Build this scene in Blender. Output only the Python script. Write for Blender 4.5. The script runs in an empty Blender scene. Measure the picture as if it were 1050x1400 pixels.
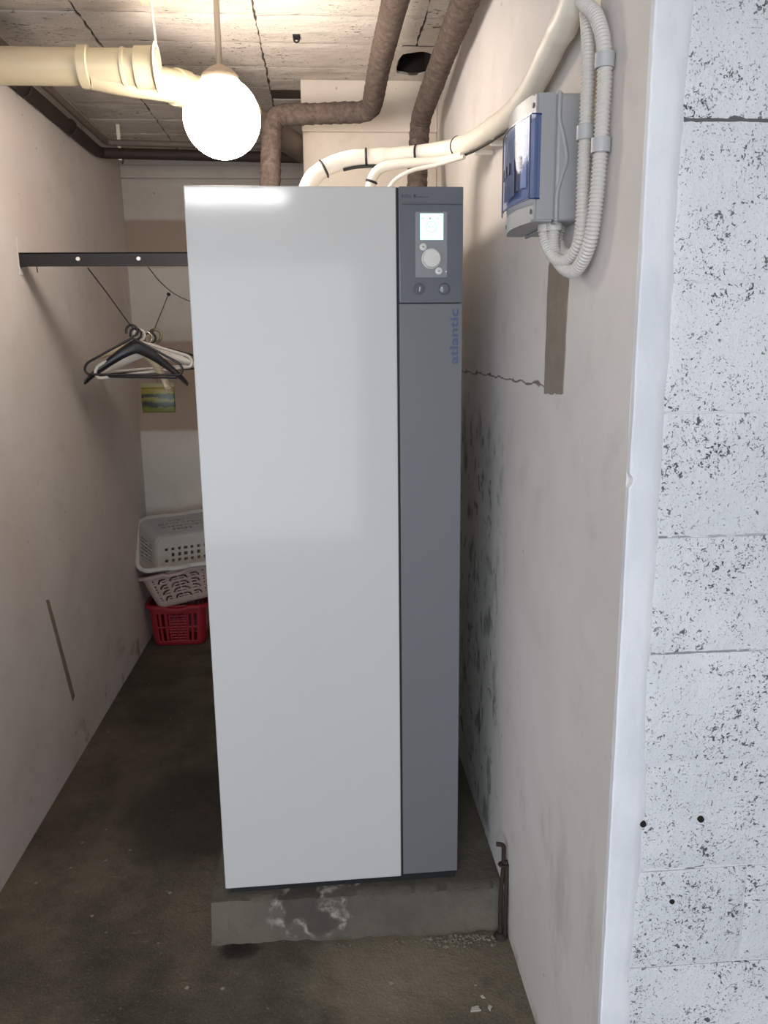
import bpy, bmesh, math, random
from mathutils import Vector, Matrix, noise as mnoise

random.seed(7)
SC = bpy.context.scene
COL = SC.collection
PI = math.pi

# ------------------------------------------------------------------ camera
F_PX, CX, CY, CZ = 1077.97, -0.3437, -1.9803, 1.603
YAW, PITCH, ROLL = -0.0729, 0.2079, -0.0117
cam_d = bpy.data.cameras.new('camera')
cam_d.sensor_fit = 'VERTICAL'
cam_d.sensor_height = 36.0
cam_d.lens = F_PX / 1400.0 * 36.0
cam_d.clip_start = 0.05
cam = bpy.data.objects.new('camera', cam_d)
COL.objects.link(cam)
_r = Vector((math.cos(YAW), math.sin(YAW), 0)); _f = Vector((-math.sin(YAW), math.cos(YAW), 0)); _u = Vector((0, 0, 1))
_f2 = _f * math.cos(PITCH) - _u * math.sin(PITCH); _u2 = _u * math.cos(PITCH) + _f * math.sin(PITCH)
_r3 = _r * math.cos(ROLL) + _u2 * math.sin(ROLL); _u3 = _u2 * math.cos(ROLL) - _r * math.sin(ROLL)
cam.matrix_world = Matrix(((_r3.x, _u3.x, -_f2.x, CX), (_r3.y, _u3.y, -_f2.y, CY), (_r3.z, _u3.z, -_f2.z, CZ), (0, 0, 0, 1)))
SC.camera = cam

# ------------------------------------------------------------------ world, daylight, exposure
SC.view_settings.view_transform = 'Standard'
SC.view_settings.look = 'None'
SC.view_settings.gamma = 1.0
SC.view_settings.use_curve_mapping = False
SC.view_settings.exposure = 0.0
SC.cycles.use_denoising = True
w = bpy.data.worlds.new('world'); SC.world = w; w.use_nodes = True
w.node_tree.nodes['Background'].inputs[0].default_value = (0.62, 0.78, 1.0, 1)
w.node_tree.nodes['Background'].inputs[1].default_value = 0.6
# daylight that comes in through the open garage door behind the photographer
dl = bpy.data.lights.new('garage_door_daylight', 'AREA')
dl.shape = 'RECTANGLE'; dl.size = 4.0; dl.size_y = 2.2; dl.energy = 130; dl.color = (0.82, 0.90, 1.0)
dlo = bpy.data.objects.new('garage_door_daylight', dl); COL.objects.link(dlo)
dlo.location = (-1.9, -4.46, 1.13); dlo.rotation_euler = (PI / 2, 0, 0)
LAMP_EMIT = 43.0          # opal globe
TUBE_EMIT = 105.0           # ceiling tube in the garage

# ------------------------------------------------------------------ helpers
def lin(c):
    return tuple(((v / 255) / 12.92 if v / 255 <= 0.04045 else ((v / 255 + 0.055) / 1.055) ** 2.4) for v in c)

class NT:
    def __init__(s, name):
        s.m = bpy.data.materials.new(name); s.m.use_nodes = True
        s.t = s.m.node_tree; s.b = s.t.nodes['Principled BSDF']
        s._pos = None
    def n(s, typ, props=None, **inp):
        nd = s.t.nodes.new(typ)
        for k, v in (props or {}).items(): setattr(nd, k, v)
        for k, v in inp.items():
            key = int(k[1:]) if k[0] == 'i' and k[1:].isdigit() else k
            s.put(nd.inputs[key], v)
        return nd
    def put(s, sock, v):
        if hasattr(v, 'is_output'): s.t.links.new(v, sock)
        elif v is not None:
            if sock.type == 'RGBA' and len(v) == 3: v = (*v, 1)
            sock.default_value = v
    def pos(s):
        if s._pos is None: s._pos = s.n('ShaderNodeNewGeometry').outputs['Position']
        return s._pos
    def obj(s):
        return s.n('ShaderNodeTexCoord').outputs['Object']
    def axis(s, i, vec=None):
        return s.n('ShaderNodeSeparateXYZ', None, i0=vec or s.pos()).outputs[i]
    def scale(s, v, sc):
        return s.n('ShaderNodeVectorMath', {'operation': 'MULTIPLY'}, i0=v, i1=sc).outputs[0]
    def noise(s, v, scale, detail=3, rough=0.55, dist=0.0):
        return s.n('ShaderNodeTexNoise', None, Vector=v, Scale=scale, Detail=detail, Roughness=rough, Distortion=dist).outputs[0]
    def vor(s, v, scale, rnd=1.0):
        return s.n('ShaderNodeTexVoronoi', None, Vector=v, Scale=scale, Randomness=rnd).outputs['Distance']
    def math(s, op, a, b=0.0, clamp=False):
        return s.n('ShaderNodeMath', {'operation': op, 'use_clamp': clamp}, i0=a, i1=b).outputs[0]
    def ss(s, v, a, b, lo=0.0, hi=1.0):
        return s.n('ShaderNodeMapRange', {'interpolation_type': 'SMOOTHSTEP'}, i0=v, i1=a, i2=b, i3=lo, i4=hi).outputs[0]
    def mix(s, f, a, b):
        nd = s.t.nodes.new('ShaderNodeMix'); nd.data_type = 'RGBA'
        s.put(nd.inputs[0], f); s.put(nd.inputs[6], a); s.put(nd.inputs[7], b)
        return nd.outputs[2]
    def mul(s, *a):
        r = a[0]
        for x in a[1:]: r = s.math('MULTIPLY', r, x)
        return r
    def bump(s, h, strength=0.3, dist=0.01, normal=None):
        return s.n('ShaderNodeBump', None, Strength=strength, Distance=dist, Height=h, Normal=normal).outputs[0]
    def done(s, col=None, rough=None, normal=None, **kw):
        if col is not None: s.put(s.b.inputs['Base Color'], col)
        if rough is not None: s.put(s.b.inputs['Roughness'], rough)
        if normal is not None: s.put(s.b.inputs['Normal'], normal)
        for k, v in kw.items(): s.put(s.b.inputs[k.replace('_', ' ')], v)
        return s.m

def simple(name, rgb, rough=0.5, metallic=0.0, var=0.08, vscale=12, bump=0.0, bscale=60, spec=0.5, local=False):
    t = NT(name); p = t.obj() if local else t.pos(); c = lin(rgb)
    nz = t.noise(p, vscale, 4)
    col = t.mix(nz, tuple(v * (1 - var) for v in c), tuple(min(1, v * (1 + var)) for v in c))
    nrm = t.bump(t.noise(p, bscale, 3), bump, 0.002) if bump else None
    return t.done(col, rough, nrm, Metallic=metallic, Specular_IOR_Level=spec)

def link(o, parent=None):
    COL.objects.link(o)
    if parent is not None: o.parent = parent
    return o

def mesh_obj(name, verts, faces, mat, parent=None, smooth=False):
    me = bpy.data.meshes.new(name)
    me.from_pydata([tuple(v) for v in verts], [], faces); me.update()
    if smooth:
        for pl in me.polygons: pl.use_smooth = True
    if mat: me.materials.append(mat)
    return link(bpy.data.objects.new(name, me), parent)

def bm_obj(name, bm, mat, parent=None, smooth=False):
    bmesh.ops.recalc_face_normals(bm, faces=bm.faces)
    me = bpy.data.meshes.new(name); bm.to_mesh(me); bm.free()
    if smooth:
        for pl in me.polygons: pl.use_smooth = True
    if mat: me.materials.append(mat)
    return link(bpy.data.objects.new(name, me), parent)

def auto_smooth(o, ang=40):
    me = o.data
    for pl in me.polygons: pl.use_smooth = True
    bm = bmesh.new(); bm.from_mesh(me)
    for e in bm.edges:
        e.smooth = not (len(e.link_faces) == 2 and e.calc_face_angle(0) > math.radians(ang))
    bm.to_mesh(me); bm.free()
    return o

def box_bm(bm, lo, hi, bev=0.0, seg=2):
    c = [(a + b) / 2 for a, b in zip(lo, hi)]; s = [b - a for a, b in zip(lo, hi)]
    r = bmesh.ops.create_cube(bm, size=1.0, matrix=Matrix.Translation(c) @ Matrix.Diagonal((*s, 1)))
    if bev:
        ed = {e for v in r['verts'] for e in v.link_edges}
        bmesh.ops.bevel(bm, geom=list(ed), offset=bev, segments=seg, affect='EDGES', profile=0.5)

def box(name, lo, hi, mat, parent=None, bev=0.0, seg=2):
    bm = bmesh.new(); box_bm(bm, lo, hi, bev, seg)
    o = bm_obj(name, bm, mat, parent)
    if bev:
        auto_smooth(o, 50)
        for pl in o.data.polygons:          # keep the six big faces truly flat
            if max(abs(c) for c in pl.normal) > 0.9999: pl.use_smooth = False
    return o

def round_path(pts, r, n=8):
    pts = [Vector(p) for p in pts]; out = [pts[0]]
    for i in range(1, len(pts) - 1):
        a, b, c = pts[i - 1], pts[i], pts[i + 1]
        d = min(r, (a - b).length * 0.48, (c - b).length * 0.48)
        p0 = b + (a - b).normalized() * d; p1 = b + (c - b).normalized() * d
        for k in range(n + 1):
            t = k / n; out.append(p0 * (1 - t) ** 2 + b * 2 * t * (1 - t) + p1 * t ** 2)
    out.append(pts[-1]); return out

def catmull(pts, n=10):
    P = [Vector(p) for p in pts]; P = [2 * P[0] - P[1]] + P + [2 * P[-1] - P[-2]]; out = []
    for i in range(1, len(P) - 2):
        for k in range(n):
            t = k / n; a, b, c, d = P[i - 1:i + 3]
            out.append(0.5 * ((2 * b) + (c - a) * t + (2 * a - 5 * b + 4 * c - d) * t * t + (3 * b - a - 3 * c + d) * t ** 3))
    out.append(P[-2]); return out

def resample(path, step):
    L = [0]
    for a, b in zip(path, path[1:]): L.append(L[-1] + (b - a).length)
    n = max(2, round(L[-1] / step)); out = []; j = 0
    for i in range(n + 1):
        s = L[-1] * i / n
        while j < len(L) - 2 and L[j + 1] < s: j += 1
        t = (s - L[j]) / max(1e-9, L[j + 1] - L[j]); out.append(path[j].lerp(path[j + 1], min(1, t)))
    return out

def tube_data(path, rad, seg=12, rfn=None, closed=False, caps=True, squash=None):
    path = [Vector(p) for p in path]; n = len(path); V = []; Fc = []
    T = []
    for i in range(n):
        a = path[(i - 1) % n] if closed or i > 0 else path[i]; b = path[(i + 1) % n] if closed or i < n - 1 else path[i]
        T.append((b - a).normalized())
    up = Vector((0, 0, 1)) if abs(T[0].z) < 0.9 else Vector((1, 0, 0))
    N = (up - T[0] * up.dot(T[0])).normalized(); s = 0
    for i in range(n):
        if i:
            s += (path[i] - path[i - 1]).length
            N = (N - T[i] * N.dot(T[i])).normalized()
        B = T[i].cross(N)
        for k in range(seg):
            a = 2 * PI * k / seg; r = rfn(s, a) if rfn else rad
            x, y = math.cos(a) * r, math.sin(a) * r
            if squash: x *= squash[0]; y *= squash[1]
            V.append(path[i] + N * x + B * y)
    for i in range(n if closed else n - 1):
        j = (i + 1) % n
        for k in range(seg):
            k2 = (k + 1) % seg
            Fc.append((i * seg + k, i * seg + k2, j * seg + k2, j * seg + k))
    if caps and not closed:
        Fc.append(tuple(range(seg))[::-1]); Fc.append(tuple((n - 1) * seg + k for k in range(seg)))
    return V, Fc

def tube(name, path, rad, mat, parent=None, seg=12, rfn=None, closed=False, squash=None):
    V, Fc = tube_data(path, rad, seg, rfn, closed, True, squash)
    bm = bmesh.new(); vs = [bm.verts.new(v) for v in V]
    for f in Fc: bm.faces.new([vs[i] for i in f])
    return auto_smooth(bm_obj(name, bm, mat, parent), 60)

def lathe(name, prof, mat, parent=None, M=None, seg=32):
    V = []; Fc = []; n = len(prof); M = M or Matrix()
    for i in range(seg):
        a = 2 * PI * i / seg
        for r, z in prof: V.append(M @ Vector((r * math.cos(a), r * math.sin(a), z)))
    for i in range(seg):
        j = (i + 1) % seg
        for k in range(n - 1): Fc.append((i * n + k, j * n + k, j * n + k + 1, i * n + k + 1))
    bm = bmesh.new(); vs = [bm.verts.new(v) for v in V]
    for f in Fc: bm.faces.new([vs[i] for i in f])
    bmesh.ops.remove_doubles(bm, verts=bm.verts, dist=1e-6)
    return auto_smooth(bm_obj(name, bm, mat, parent), 40)

def prism(name, outline, d, mat, parent=None, M=None, bev=0.0):
    """outline in local XY, extruded by d along local Z, then placed by M"""
    M = M or Matrix(); n = len(outline); bm = bmesh.new()
    a = [bm.verts.new(M @ Vector((x, y, 0))) for x, y in outline]; b = [bm.verts.new(M @ Vector((x, y, d))) for x, y in outline]
    bm.faces.new(a[::-1]); bm.faces.new(b)
    for i in range(n): bm.faces.new((a[i], a[(i + 1) % n], b[(i + 1) % n], b[i]))
    if bev: bmesh.ops.bevel(bm, geom=[e for e in bm.edges], offset=bev, segments=2, affect='EDGES')
    return bm_obj(name, bm, mat, parent)

def thing(name, label, cat, loc=(0, 0, 0), rot=(0, 0, 0), group=None):
    o = bpy.data.objects.new(name, None); o.empty_display_size = 0.05; COL.objects.link(o)
    o.location = loc; o.rotation_euler = rot
    return tag(o, label, cat, group)
def tag(o, label, cat, group=None):
    o['label'] = label; o['category'] = cat
    if group: o['group'] = group
    return o
def struct(o, label=None):
    o['kind'] = 'structure'
    if label: o['label'] = label; o['category'] = 'wall' if 'wall' in o.name else o.name.split('_')[0]
    return o
def part(o, label): o['label'] = label; return o

def text_obj(name, s, size, mat, parent, M, ext=0.0002, bold=0.0):
    cu = bpy.data.curves.new(name, 'FONT'); cu.body = s; cu.size = size; cu.extrude = ext; cu.offset = bold; cu.resolution_u = 6
    tmp = bpy.data.objects.new(name + '_tmp', cu); COL.objects.link(tmp)
    dg = bpy.context.evaluated_depsgraph_get(); dg.update()
    me = bpy.data.meshes.new_from_object(tmp.evaluated_get(dg)); bpy.data.objects.remove(tmp)
    xs = [v.co.x for v in me.vertices]; ys = [v.co.y for v in me.vertices]
    me.materials.clear(); me.materials.append(mat)
    me.transform(M @ Matrix.Translation((-min(xs), 0, 0)))
    me.name = name
    return link(bpy.data.objects.new(name, me), parent), max(xs) - min(xs)

# ------------------------------------------------------------------ materials of the room
XL, XR, YB, ZC, YP = -1.361, 0.1234, 2.45, 2.60, -0.806

def plaster(name, base, warm, dirt=0.35, extra=None, bstr=0.25):
    t = NT(name); p = t.pos()
    big = t.noise(p, 1.7, 4, 0.6); mid = t.noise(p, 9, 5, 0.6); fine = t.noise(p, 120, 3, 0.6)
    col = t.mix(t.ss(big, 0.3, 0.7), lin(base), lin(warm))
    col = t.mix(t.mul(t.ss(mid, 0.52, 0.78), dirt), col, tuple(v * 0.72 for v in lin(warm)))
    # small scattered specks and dabs
    sp = t.mul(t.ss(t.vor(p, 14), 0.10, 0.03), t.ss(t.noise(p, 5, 2), 0.55, 0.62))
    col = t.mix(t.mul(sp, 0.55), col, lin((96, 84, 74)))
    h = t.math('ADD', t.math('MULTIPLY', mid, 0.7), t.math('MULTIPLY', fine, 0.25))
    if extra: col, h = extra(t, p, col, h)
    return t.done(col, 0.85, t.bump(h, bstr, 0.006), Specular_IOR_Level=0.25)

def right_extra(t, p, col, h):
    y, z = t.axis(1), t.axis(2)
    wob = t.noise(p, 6, 4, 0.7)
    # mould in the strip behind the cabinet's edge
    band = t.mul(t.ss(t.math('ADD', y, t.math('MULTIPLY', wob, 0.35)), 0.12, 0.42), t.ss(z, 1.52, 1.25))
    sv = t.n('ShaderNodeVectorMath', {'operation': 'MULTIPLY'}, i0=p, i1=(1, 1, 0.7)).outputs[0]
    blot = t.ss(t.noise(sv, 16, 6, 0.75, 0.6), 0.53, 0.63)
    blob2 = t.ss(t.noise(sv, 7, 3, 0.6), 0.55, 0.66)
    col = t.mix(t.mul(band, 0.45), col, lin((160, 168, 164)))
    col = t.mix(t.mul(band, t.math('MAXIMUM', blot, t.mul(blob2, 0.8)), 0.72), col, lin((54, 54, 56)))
    # hairline crack running from the cement patch
    cz = t.math('ADD', z, t.math('MULTIPLY', t.math('SUBTRACT', t.noise(p, 11, 4), 0.5), 0.035))
    d = t.math('ABSOLUTE', t.math('SUBTRACT', cz, 1.516))
    kn = t.ss(t.noise(p, 13, 2), 0.56, 0.7, 0.0025, 0.012)
    crack = t.mul(t.ss(t.math('DIVIDE', d, kn), 1.0, 0.4), t.ss(y, -0.34, -0.31), t.ss(y, 0.9, 0.8))
    col = t.mix(t.mul(crack, 0.8), col, lin((74, 62, 54)))
    # greyer scuffs low on the wall
    sc = t.mul(t.ss(t.noise(t.scale(p, (1, 1, 0.35)), 5, 5, 0.65), 0.56, 0.72), t.ss(z, 1.1, 0.4))
    col = t.mix(t.mul(sc, 0.4), col, lin((150, 146, 134)))
    # rust-coloured dirt at the foot
    col = t.mix(t.mul(t.ss(z, 0.05, 0.0), t.ss(wob, 0.4, 0.6), 0.6), col, lin((120, 96, 70)))
    return col, t.math('SUBTRACT', h, t.mul(crack, 0.8))

def left_extra(t, p, col, h):
    z = t.axis(2)
    sc = t.mul(t.ss(t.noise(p, 7, 5, 0.7), 0.54, 0.68), t.ss(z, 0.30, 0.03))
    col = t.mix(t.mul(sc, 0.7), col, lin((120, 104, 84)))
    pk = t.ss(t.noise(p, 1.3, 2), 0.5, 0.75)
    col = t.mix(t.mul(pk, 0.25), col, lin((214, 186, 176)))
    return col, h

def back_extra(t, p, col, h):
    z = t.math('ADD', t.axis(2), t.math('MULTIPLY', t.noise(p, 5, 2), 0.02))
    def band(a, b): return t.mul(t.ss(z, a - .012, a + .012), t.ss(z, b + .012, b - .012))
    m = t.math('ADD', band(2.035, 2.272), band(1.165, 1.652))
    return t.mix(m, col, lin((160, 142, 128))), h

M_RIGHT = plaster('plaster_right', (214, 210, 208), (206, 199, 194), 0.3, right_extra)
M_LEFT = plaster('plaster_left', (218, 212, 209), (208, 200, 195), 0.3, left_extra)
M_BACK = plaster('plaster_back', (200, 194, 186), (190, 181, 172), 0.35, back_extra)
M_COLUMN = plaster('plaster_column', (222, 211, 196), (210, 197, 182), 0.3)

def floor_mat():
    t = NT('floor_concrete'); p = t.pos()
    a = t.noise(p, 1.6, 6, 0.62); b = t.noise(p, 7, 6, 0.7); c = t.noise(p, 38, 4, 0.7)
    col = t.mix(t.ss(a, 0.3, 0.7), lin((62, 56, 47)), lin((112, 104, 90)))
    col = t.mix(t.mul(t.ss(b, 0.48, 0.72), 0.5), col, lin((56, 50, 43)))
    col = t.mix(t.mul(t.ss(c, 0.62, 0.75), 0.35), col, lin((130, 122, 108)))
    chips = t.mul(t.ss(t.vor(p, 17), 0.12, 0.06), t.ss(t.noise(p, 3, 2), 0.47, 0.56))
    col = t.mix(t.mul(chips, 0.6), col, lin((186, 180, 166)))
    gr = t.noise(p, 130, 3, 0.7)
    col = t.mix(t.mul(t.ss(gr, 0.56, 0.72), 0.4), col, lin((142, 132, 116)))
    col = t.mix(t.mul(t.ss(gr, 0.44, 0.30), 0.4), col, lin((40, 35, 30)))
    scr = t.mul(t.ss(t.noise(t.scale(p, (0.5, 2.2, 1)), 26, 5, 0.75), 0.62, 0.70), t.ss(t.noise(p, 4, 2), 0.45, 0.6))
    col = t.mix(t.mul(scr, 0.55), col, lin((168, 158, 140)))
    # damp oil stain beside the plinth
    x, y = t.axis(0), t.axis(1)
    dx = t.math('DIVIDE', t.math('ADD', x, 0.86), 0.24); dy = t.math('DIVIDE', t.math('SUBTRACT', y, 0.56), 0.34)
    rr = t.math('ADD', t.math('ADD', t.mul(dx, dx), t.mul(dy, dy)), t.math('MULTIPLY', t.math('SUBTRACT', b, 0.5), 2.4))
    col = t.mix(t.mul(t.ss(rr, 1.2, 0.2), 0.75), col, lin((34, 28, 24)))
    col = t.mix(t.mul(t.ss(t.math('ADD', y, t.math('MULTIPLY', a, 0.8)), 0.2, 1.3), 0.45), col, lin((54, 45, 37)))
    d2 = t.math('ADD', t.math('POWER', t.math('DIVIDE', t.math('ADD', x, 0.615), 0.075), 2.0), t.math('POWER', t.math('DIVIDE', t.math('ADD', y, 0.10), 0.05), 2.0))
    col = t.mix(t.mul(t.ss(t.math('ADD', d2, t.math('MULTIPLY', c, 1.2)), 1.5, 0.7), 0.85), col, lin((22, 20, 18)))
    # paler worn ground in front of the plinth
    d3 = t.math('ADD', t.math('POWER', t.math('DIVIDE', t.math('ADD', x, 0.22), 0.30), 2.0), t.math('POWER', t.math('DIVIDE', t.math('ADD', y, 0.22), 0.24), 2.0))
    col = t.mix(t.mul(t.ss(t.math('ADD', d3, t.math('MULTIPLY', b, 1.4)), 1.7, 0.5), 0.4), col, lin((150, 140, 120)))
    h = t.math('ADD', t.math('ADD', t.math('MULTIPLY', b, 0.8), t.math('MULTIPLY', gr, 0.25)), t.math('MULTIPLY', c, 0.35))
    return t.done(col, t.ss(b, 0.3, 0.7, 0.62, 0.9), t.bump(h, 0.6, 0.018), Specular_IOR_Level=0.3)
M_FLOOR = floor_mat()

def ceiling_mat(name, mul=1.0):
    t = NT(name); p = t.pos()
    st = t.scale(p, (0.28, 1, 1)); g = t.noise(st, 24, 5, 0.7); a = t.noise(p, 2.2, 4)
    col = t.mix(t.ss(a, 0.3, 0.7), lin((226, 218, 208)), lin((206, 196, 184)))
    col = t.mix(t.mul(t.ss(g, 0.55, 0.75), 0.35), col, lin((150, 136, 122)))
    cl = t.noise(p, 12, 5, 0.7); cl2 = t.noise(p, 3.5, 3)
    md = t.math('ADD', t.math('MULTIPLY', t.math('SUBTRACT', cl, 0.5), 0.45), t.math('MULTIPLY', t.math('SUBTRACT', cl2, 0.5), 0.3))
    pit = t.ss(t.math('ADD', t.noise(t.scale(p, (0.5, 1, 1)), 105, 3, 0.6, 0.5), md), 0.64, 0.70)
    smear = t.ss(t.noise(t.scale(p, (0.35, 1, 1)), 7, 5, 0.75), 0.52, 0.70)
    col = t.mix(t.mul(smear, 0.35), col, lin((158, 142, 126)))
    col = t.mix(t.mul(pit, 0.8), col, lin((70, 58, 48)))
    h = t.math('SUBTRACT', t.math('ADD', g, t.math('MULTIPLY', cl, 0.8)), t.mul(pit, 0.6))
    return t.done(col, 0.9, t.bump(h, 0.6, 0.012), Specular_IOR_Level=0.2)
M_CEIL = ceiling_mat('ceiling_concrete')
M_JOINT = simple('ceiling_joint', (84, 73, 63), 0.95, var=0.2, bump=0.4)

def block_mat():
    t = NT('painted_block'); p = t.pos()
    a = t.noise(p, 3, 4); f = t.noise(p, 90, 3, 0.6)
    rnd = t.n('ShaderNodeObjectInfo').outputs['Random']
    off = t.n('ShaderNodeVectorMath', {'operation': 'ADD'}, i0=p, i1=t.n('ShaderNodeCombineXYZ', None, i0=rnd, i1=rnd, i2=rnd).outputs[0]).outputs[0]
    clus = t.noise(off, 30, 4, 0.7); clus2 = t.noise(off, 8, 3, 0.6)
    mod = t.math('ADD', t.math('MULTIPLY', t.math('SUBTRACT', clus, 0.5), 0.42), t.math('MULTIPLY', t.math('SUBTRACT', clus2, 0.5), 0.30))
    n1 = t.math('ADD', t.noise(off, 150, 2, 0.55, 0.8), mod); n2 = t.math('ADD', t.noise(off, 290, 2, 0.5), t.math('MULTIPLY', mod, 0.6))
    pit = t.ss(n1, 0.645, 0.69); small = t.ss(n2, 0.64, 0.70)
    col = t.mix(t.ss(a, 0.3, 0.7), lin((214, 216, 219)), lin((202, 205, 208)))
    col = t.mix(t.mul(small, 0.6), col, lin((96, 98, 106)))
    col = t.mix(t.mul(pit, t.ss(clus2, 0.3, 0.7, 0.6, 0.95)), col, lin((62, 64, 71)))
    h = t.math('SUBTRACT', t.math('ADD', t.math('MULTIPLY', f, 0.6), t.math('MULTIPLY', clus, 0.7)), t.math('MAXIMUM', pit, t.mul(small, 0.5)))
    return t.done(col, 0.8, t.bump(h, 0.7, 0.006), Specular_IOR_Level=0.3)
M_BLOCK = block_mat()

def joint_white():
    t = NT('painted_mortar'); p = t.pos()
    g = t.noise(t.scale(p, (0.35, 1, 1)), 45, 5, 0.7); z = t.axis(2)
    def bed(zz): return t.ss(t.math('ABSOLUTE', t.math('SUBTRACT', z, zz)), 0.03, 0.02)
    open_ = t.math('MAXIMUM', bed(1.913), t.math('MAXIMUM', t.mul(bed(1.105), 0.7), t.mul(bed(1.301), 0.45)))
    lim = t.math('SUBTRACT', 0.575, t.math('MULTIPLY', open_, 0.2))
    m = t.mul(t.ss(t.math('SUBTRACT', g, lim), 0.0, 0.05), t.math('MAXIMUM', open_, t.ss(t.noise(p, 4, 3), 0.47, 0.57)))
    col = t.mix(t.mul(m, 0.9), lin((206, 208, 212)), lin((60, 60, 66)))
    return t.done(col, 0.85, t.bump(g, 0.6, 0.006))
M_MORTAR = joint_white()
def render_white():
    t = NT('painted_corner_render'); p = t.pos()
    a = t.noise(t.scale(p, (1, 1, 0.4)), 14, 4); f = t.noise(p, 60, 4)
    col = t.mix(t.ss(a, 0.35, 0.7), lin((222, 224, 228)), lin((208, 211, 216)))
    sp = t.mul(t.ss(t.vor(p, 26), 0.07, 0.03), t.ss(t.noise(p, 6, 2), 0.56, 0.62))
    col = t.mix(t.mul(sp, 0.7), col, lin((80, 80, 86)))
    return t.done(col, 0.75, t.bump(t.math('ADD', a, t.math('MULTIPLY', f, 0.3)), 0.35, 0.008))
M_RENDER = render_white()
M_CEMENT = simple('grey_cement', (134, 124, 112), 0.95, var=0.22, vscale=30, bump=0.6, bscale=90)
M_DARK = simple('dark_hollow', (30, 25, 21), 0.95, var=0.3)

# ------------------------------------------------------------------ room shell
GX, GY, GL, YE = 2.4, -4.5, -4.3, -0.25      # garage: right wall, entrance, left wall, where the niche's left wall begins
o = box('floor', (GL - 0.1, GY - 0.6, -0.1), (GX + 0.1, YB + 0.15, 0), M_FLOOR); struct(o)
o = box('wall_left', (XL - 0.15, YE, 0), (XL, YB + 0.15, ZC + 0.06), M_LEFT); WALL_L = struct(o)
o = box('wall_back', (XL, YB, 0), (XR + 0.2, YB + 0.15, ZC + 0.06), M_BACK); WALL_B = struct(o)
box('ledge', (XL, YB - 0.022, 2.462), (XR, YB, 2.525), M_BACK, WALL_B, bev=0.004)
o = box('wall_right', (XR, YP + 0.012, 0), (XR + 0.2, YB, ZC + 0.06), M_RIGHT); WALL_R = struct(o)
# column of masonry in the far right corner with a beam across its head
o = box('wall_column', (-0.402, 1.325, 0), (XR, YB, ZC + 0.06), M_COLUMN, bev=0.006); COLUMN = struct(o)
box('beam', (-0.404, 1.31, 2.415), (XR, 1.325, ZC), M_COLUMN, COLUMN, bev=0.004)
# rest of the garage the photographer stands in
o = box('wall_garage', (GX, GY, 0), (GX + 0.1, YP + 0.2, ZC + 0.06), M_LEFT); struct(o)
o = box('wall_garage_side', (GL - 0.1, GY, 0), (GL, YE + 0.15, ZC + 0.06), M_LEFT); struct(o)
o = box('wall_garage_return', (GL, YE, 0), (XL - 0.15, YE + 0.15, ZC + 0.06), M_LEFT); struct(o)
bm = bmesh.new()
box_bm(bm, (GL, GY - 0.15, 2.26), (GX, GY, ZC + 0.06)); box_bm(bm, (GL, GY - 0.15, 0), (-3.92, GY, 2.26)); box_bm(bm, (0.12, GY - 0.15, 0), (GX, GY, 2.26))
struct(bm_obj('wall_entrance', bm, M_LEFT))

# ceiling: concrete deck with a broken hole, hollow blocks hung between the joists
HX0, HX1, HY0, HY1 = -0.045, 0.07, 1.02, 1.262
bm = bmesh.new(); z0, z1 = ZC + 0.004, ZC + 0.2
box_bm(bm, (XL, YE, z0), (HX0, YB, z1)); box_bm(bm, (GL, GY, z0), (HX0, YE, z1)); box_bm(bm, (HX1, GY, z0), (GX, YB, z1))
box_bm(bm, (HX0, GY, z0), (HX1, HY0, z1)); box_bm(bm, (HX0, HY1, z0), (HX1, YB, z1)); box_bm(bm, (HX0, HY0, z1 - 0.03), (HX1, HY1, z1))
CEIL = struct(bm_obj('ceiling', bm, M_JOINT))
bm = bmesh.new()
for lo, hi in (((HX0 - .03, HY0 - .03), (HX0 + .004, HY1 + .03)), ((HX1 - .004, HY0 - .03), (HX1 + .03, HY1 + .03)), ((HX0, HY0 - .03), (HX1, HY0 + .004)), ((HX0, HY1 - .004), (HX1, HY1 + .03))):
    box_bm(bm, (*lo, ZC + 0.012), (*hi, ZC + 0.16))
bm_obj('hole_lining', bm, M_DARK, CEIL)

def hole_rim():
    bm = bmesh.new(); n = 48; cx, cy = (HX0 + HX1) / 2, (HY0 + HY1) / 2; ha, hb = (HX1 - HX0) / 2 + 0.012, (HY1 - HY0) / 2 + 0.012; A = []; B = []; C_ = []
    for k in range(n):
        a = 2 * PI * k / n; c, s_ = math.cos(a), math.sin(a); m = max(abs(c), abs(s_)); r = 0.93 + 0.14 * mnoise.noise((c * 1.2, s_ * 1.2, 3)) + 0.03 * mnoise.noise((c * 3, s_ * 3, 3))
        q = 0.35 / m + 0.65
        A.append(bm.verts.new((cx + ha * c / m, min(1.326, max(0.952, cy + (hb + 0.05) * s_ / m)), ZC - 0.001))); B.append(bm.verts.new((cx + ha * c * r * q, cy + hb * s_ * r * q, ZC + 0.001))); C_.append(bm.verts.new((cx + ha * c * r * q * 1.04, cy + hb * s_ * r * q * 1.04, ZC + 0.011)))
    for k in range(n):
        j = (k + 1) % n; bm.faces.new((A[k], A[j], B[j], B[k])); bm.faces.new((B[k], B[j], C_[j], C_[k]))
    part(bm_obj('broken_hole_edge', bm, M_CEIL, CEIL), 'ragged edge of the hole')
hole_rim()
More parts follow.
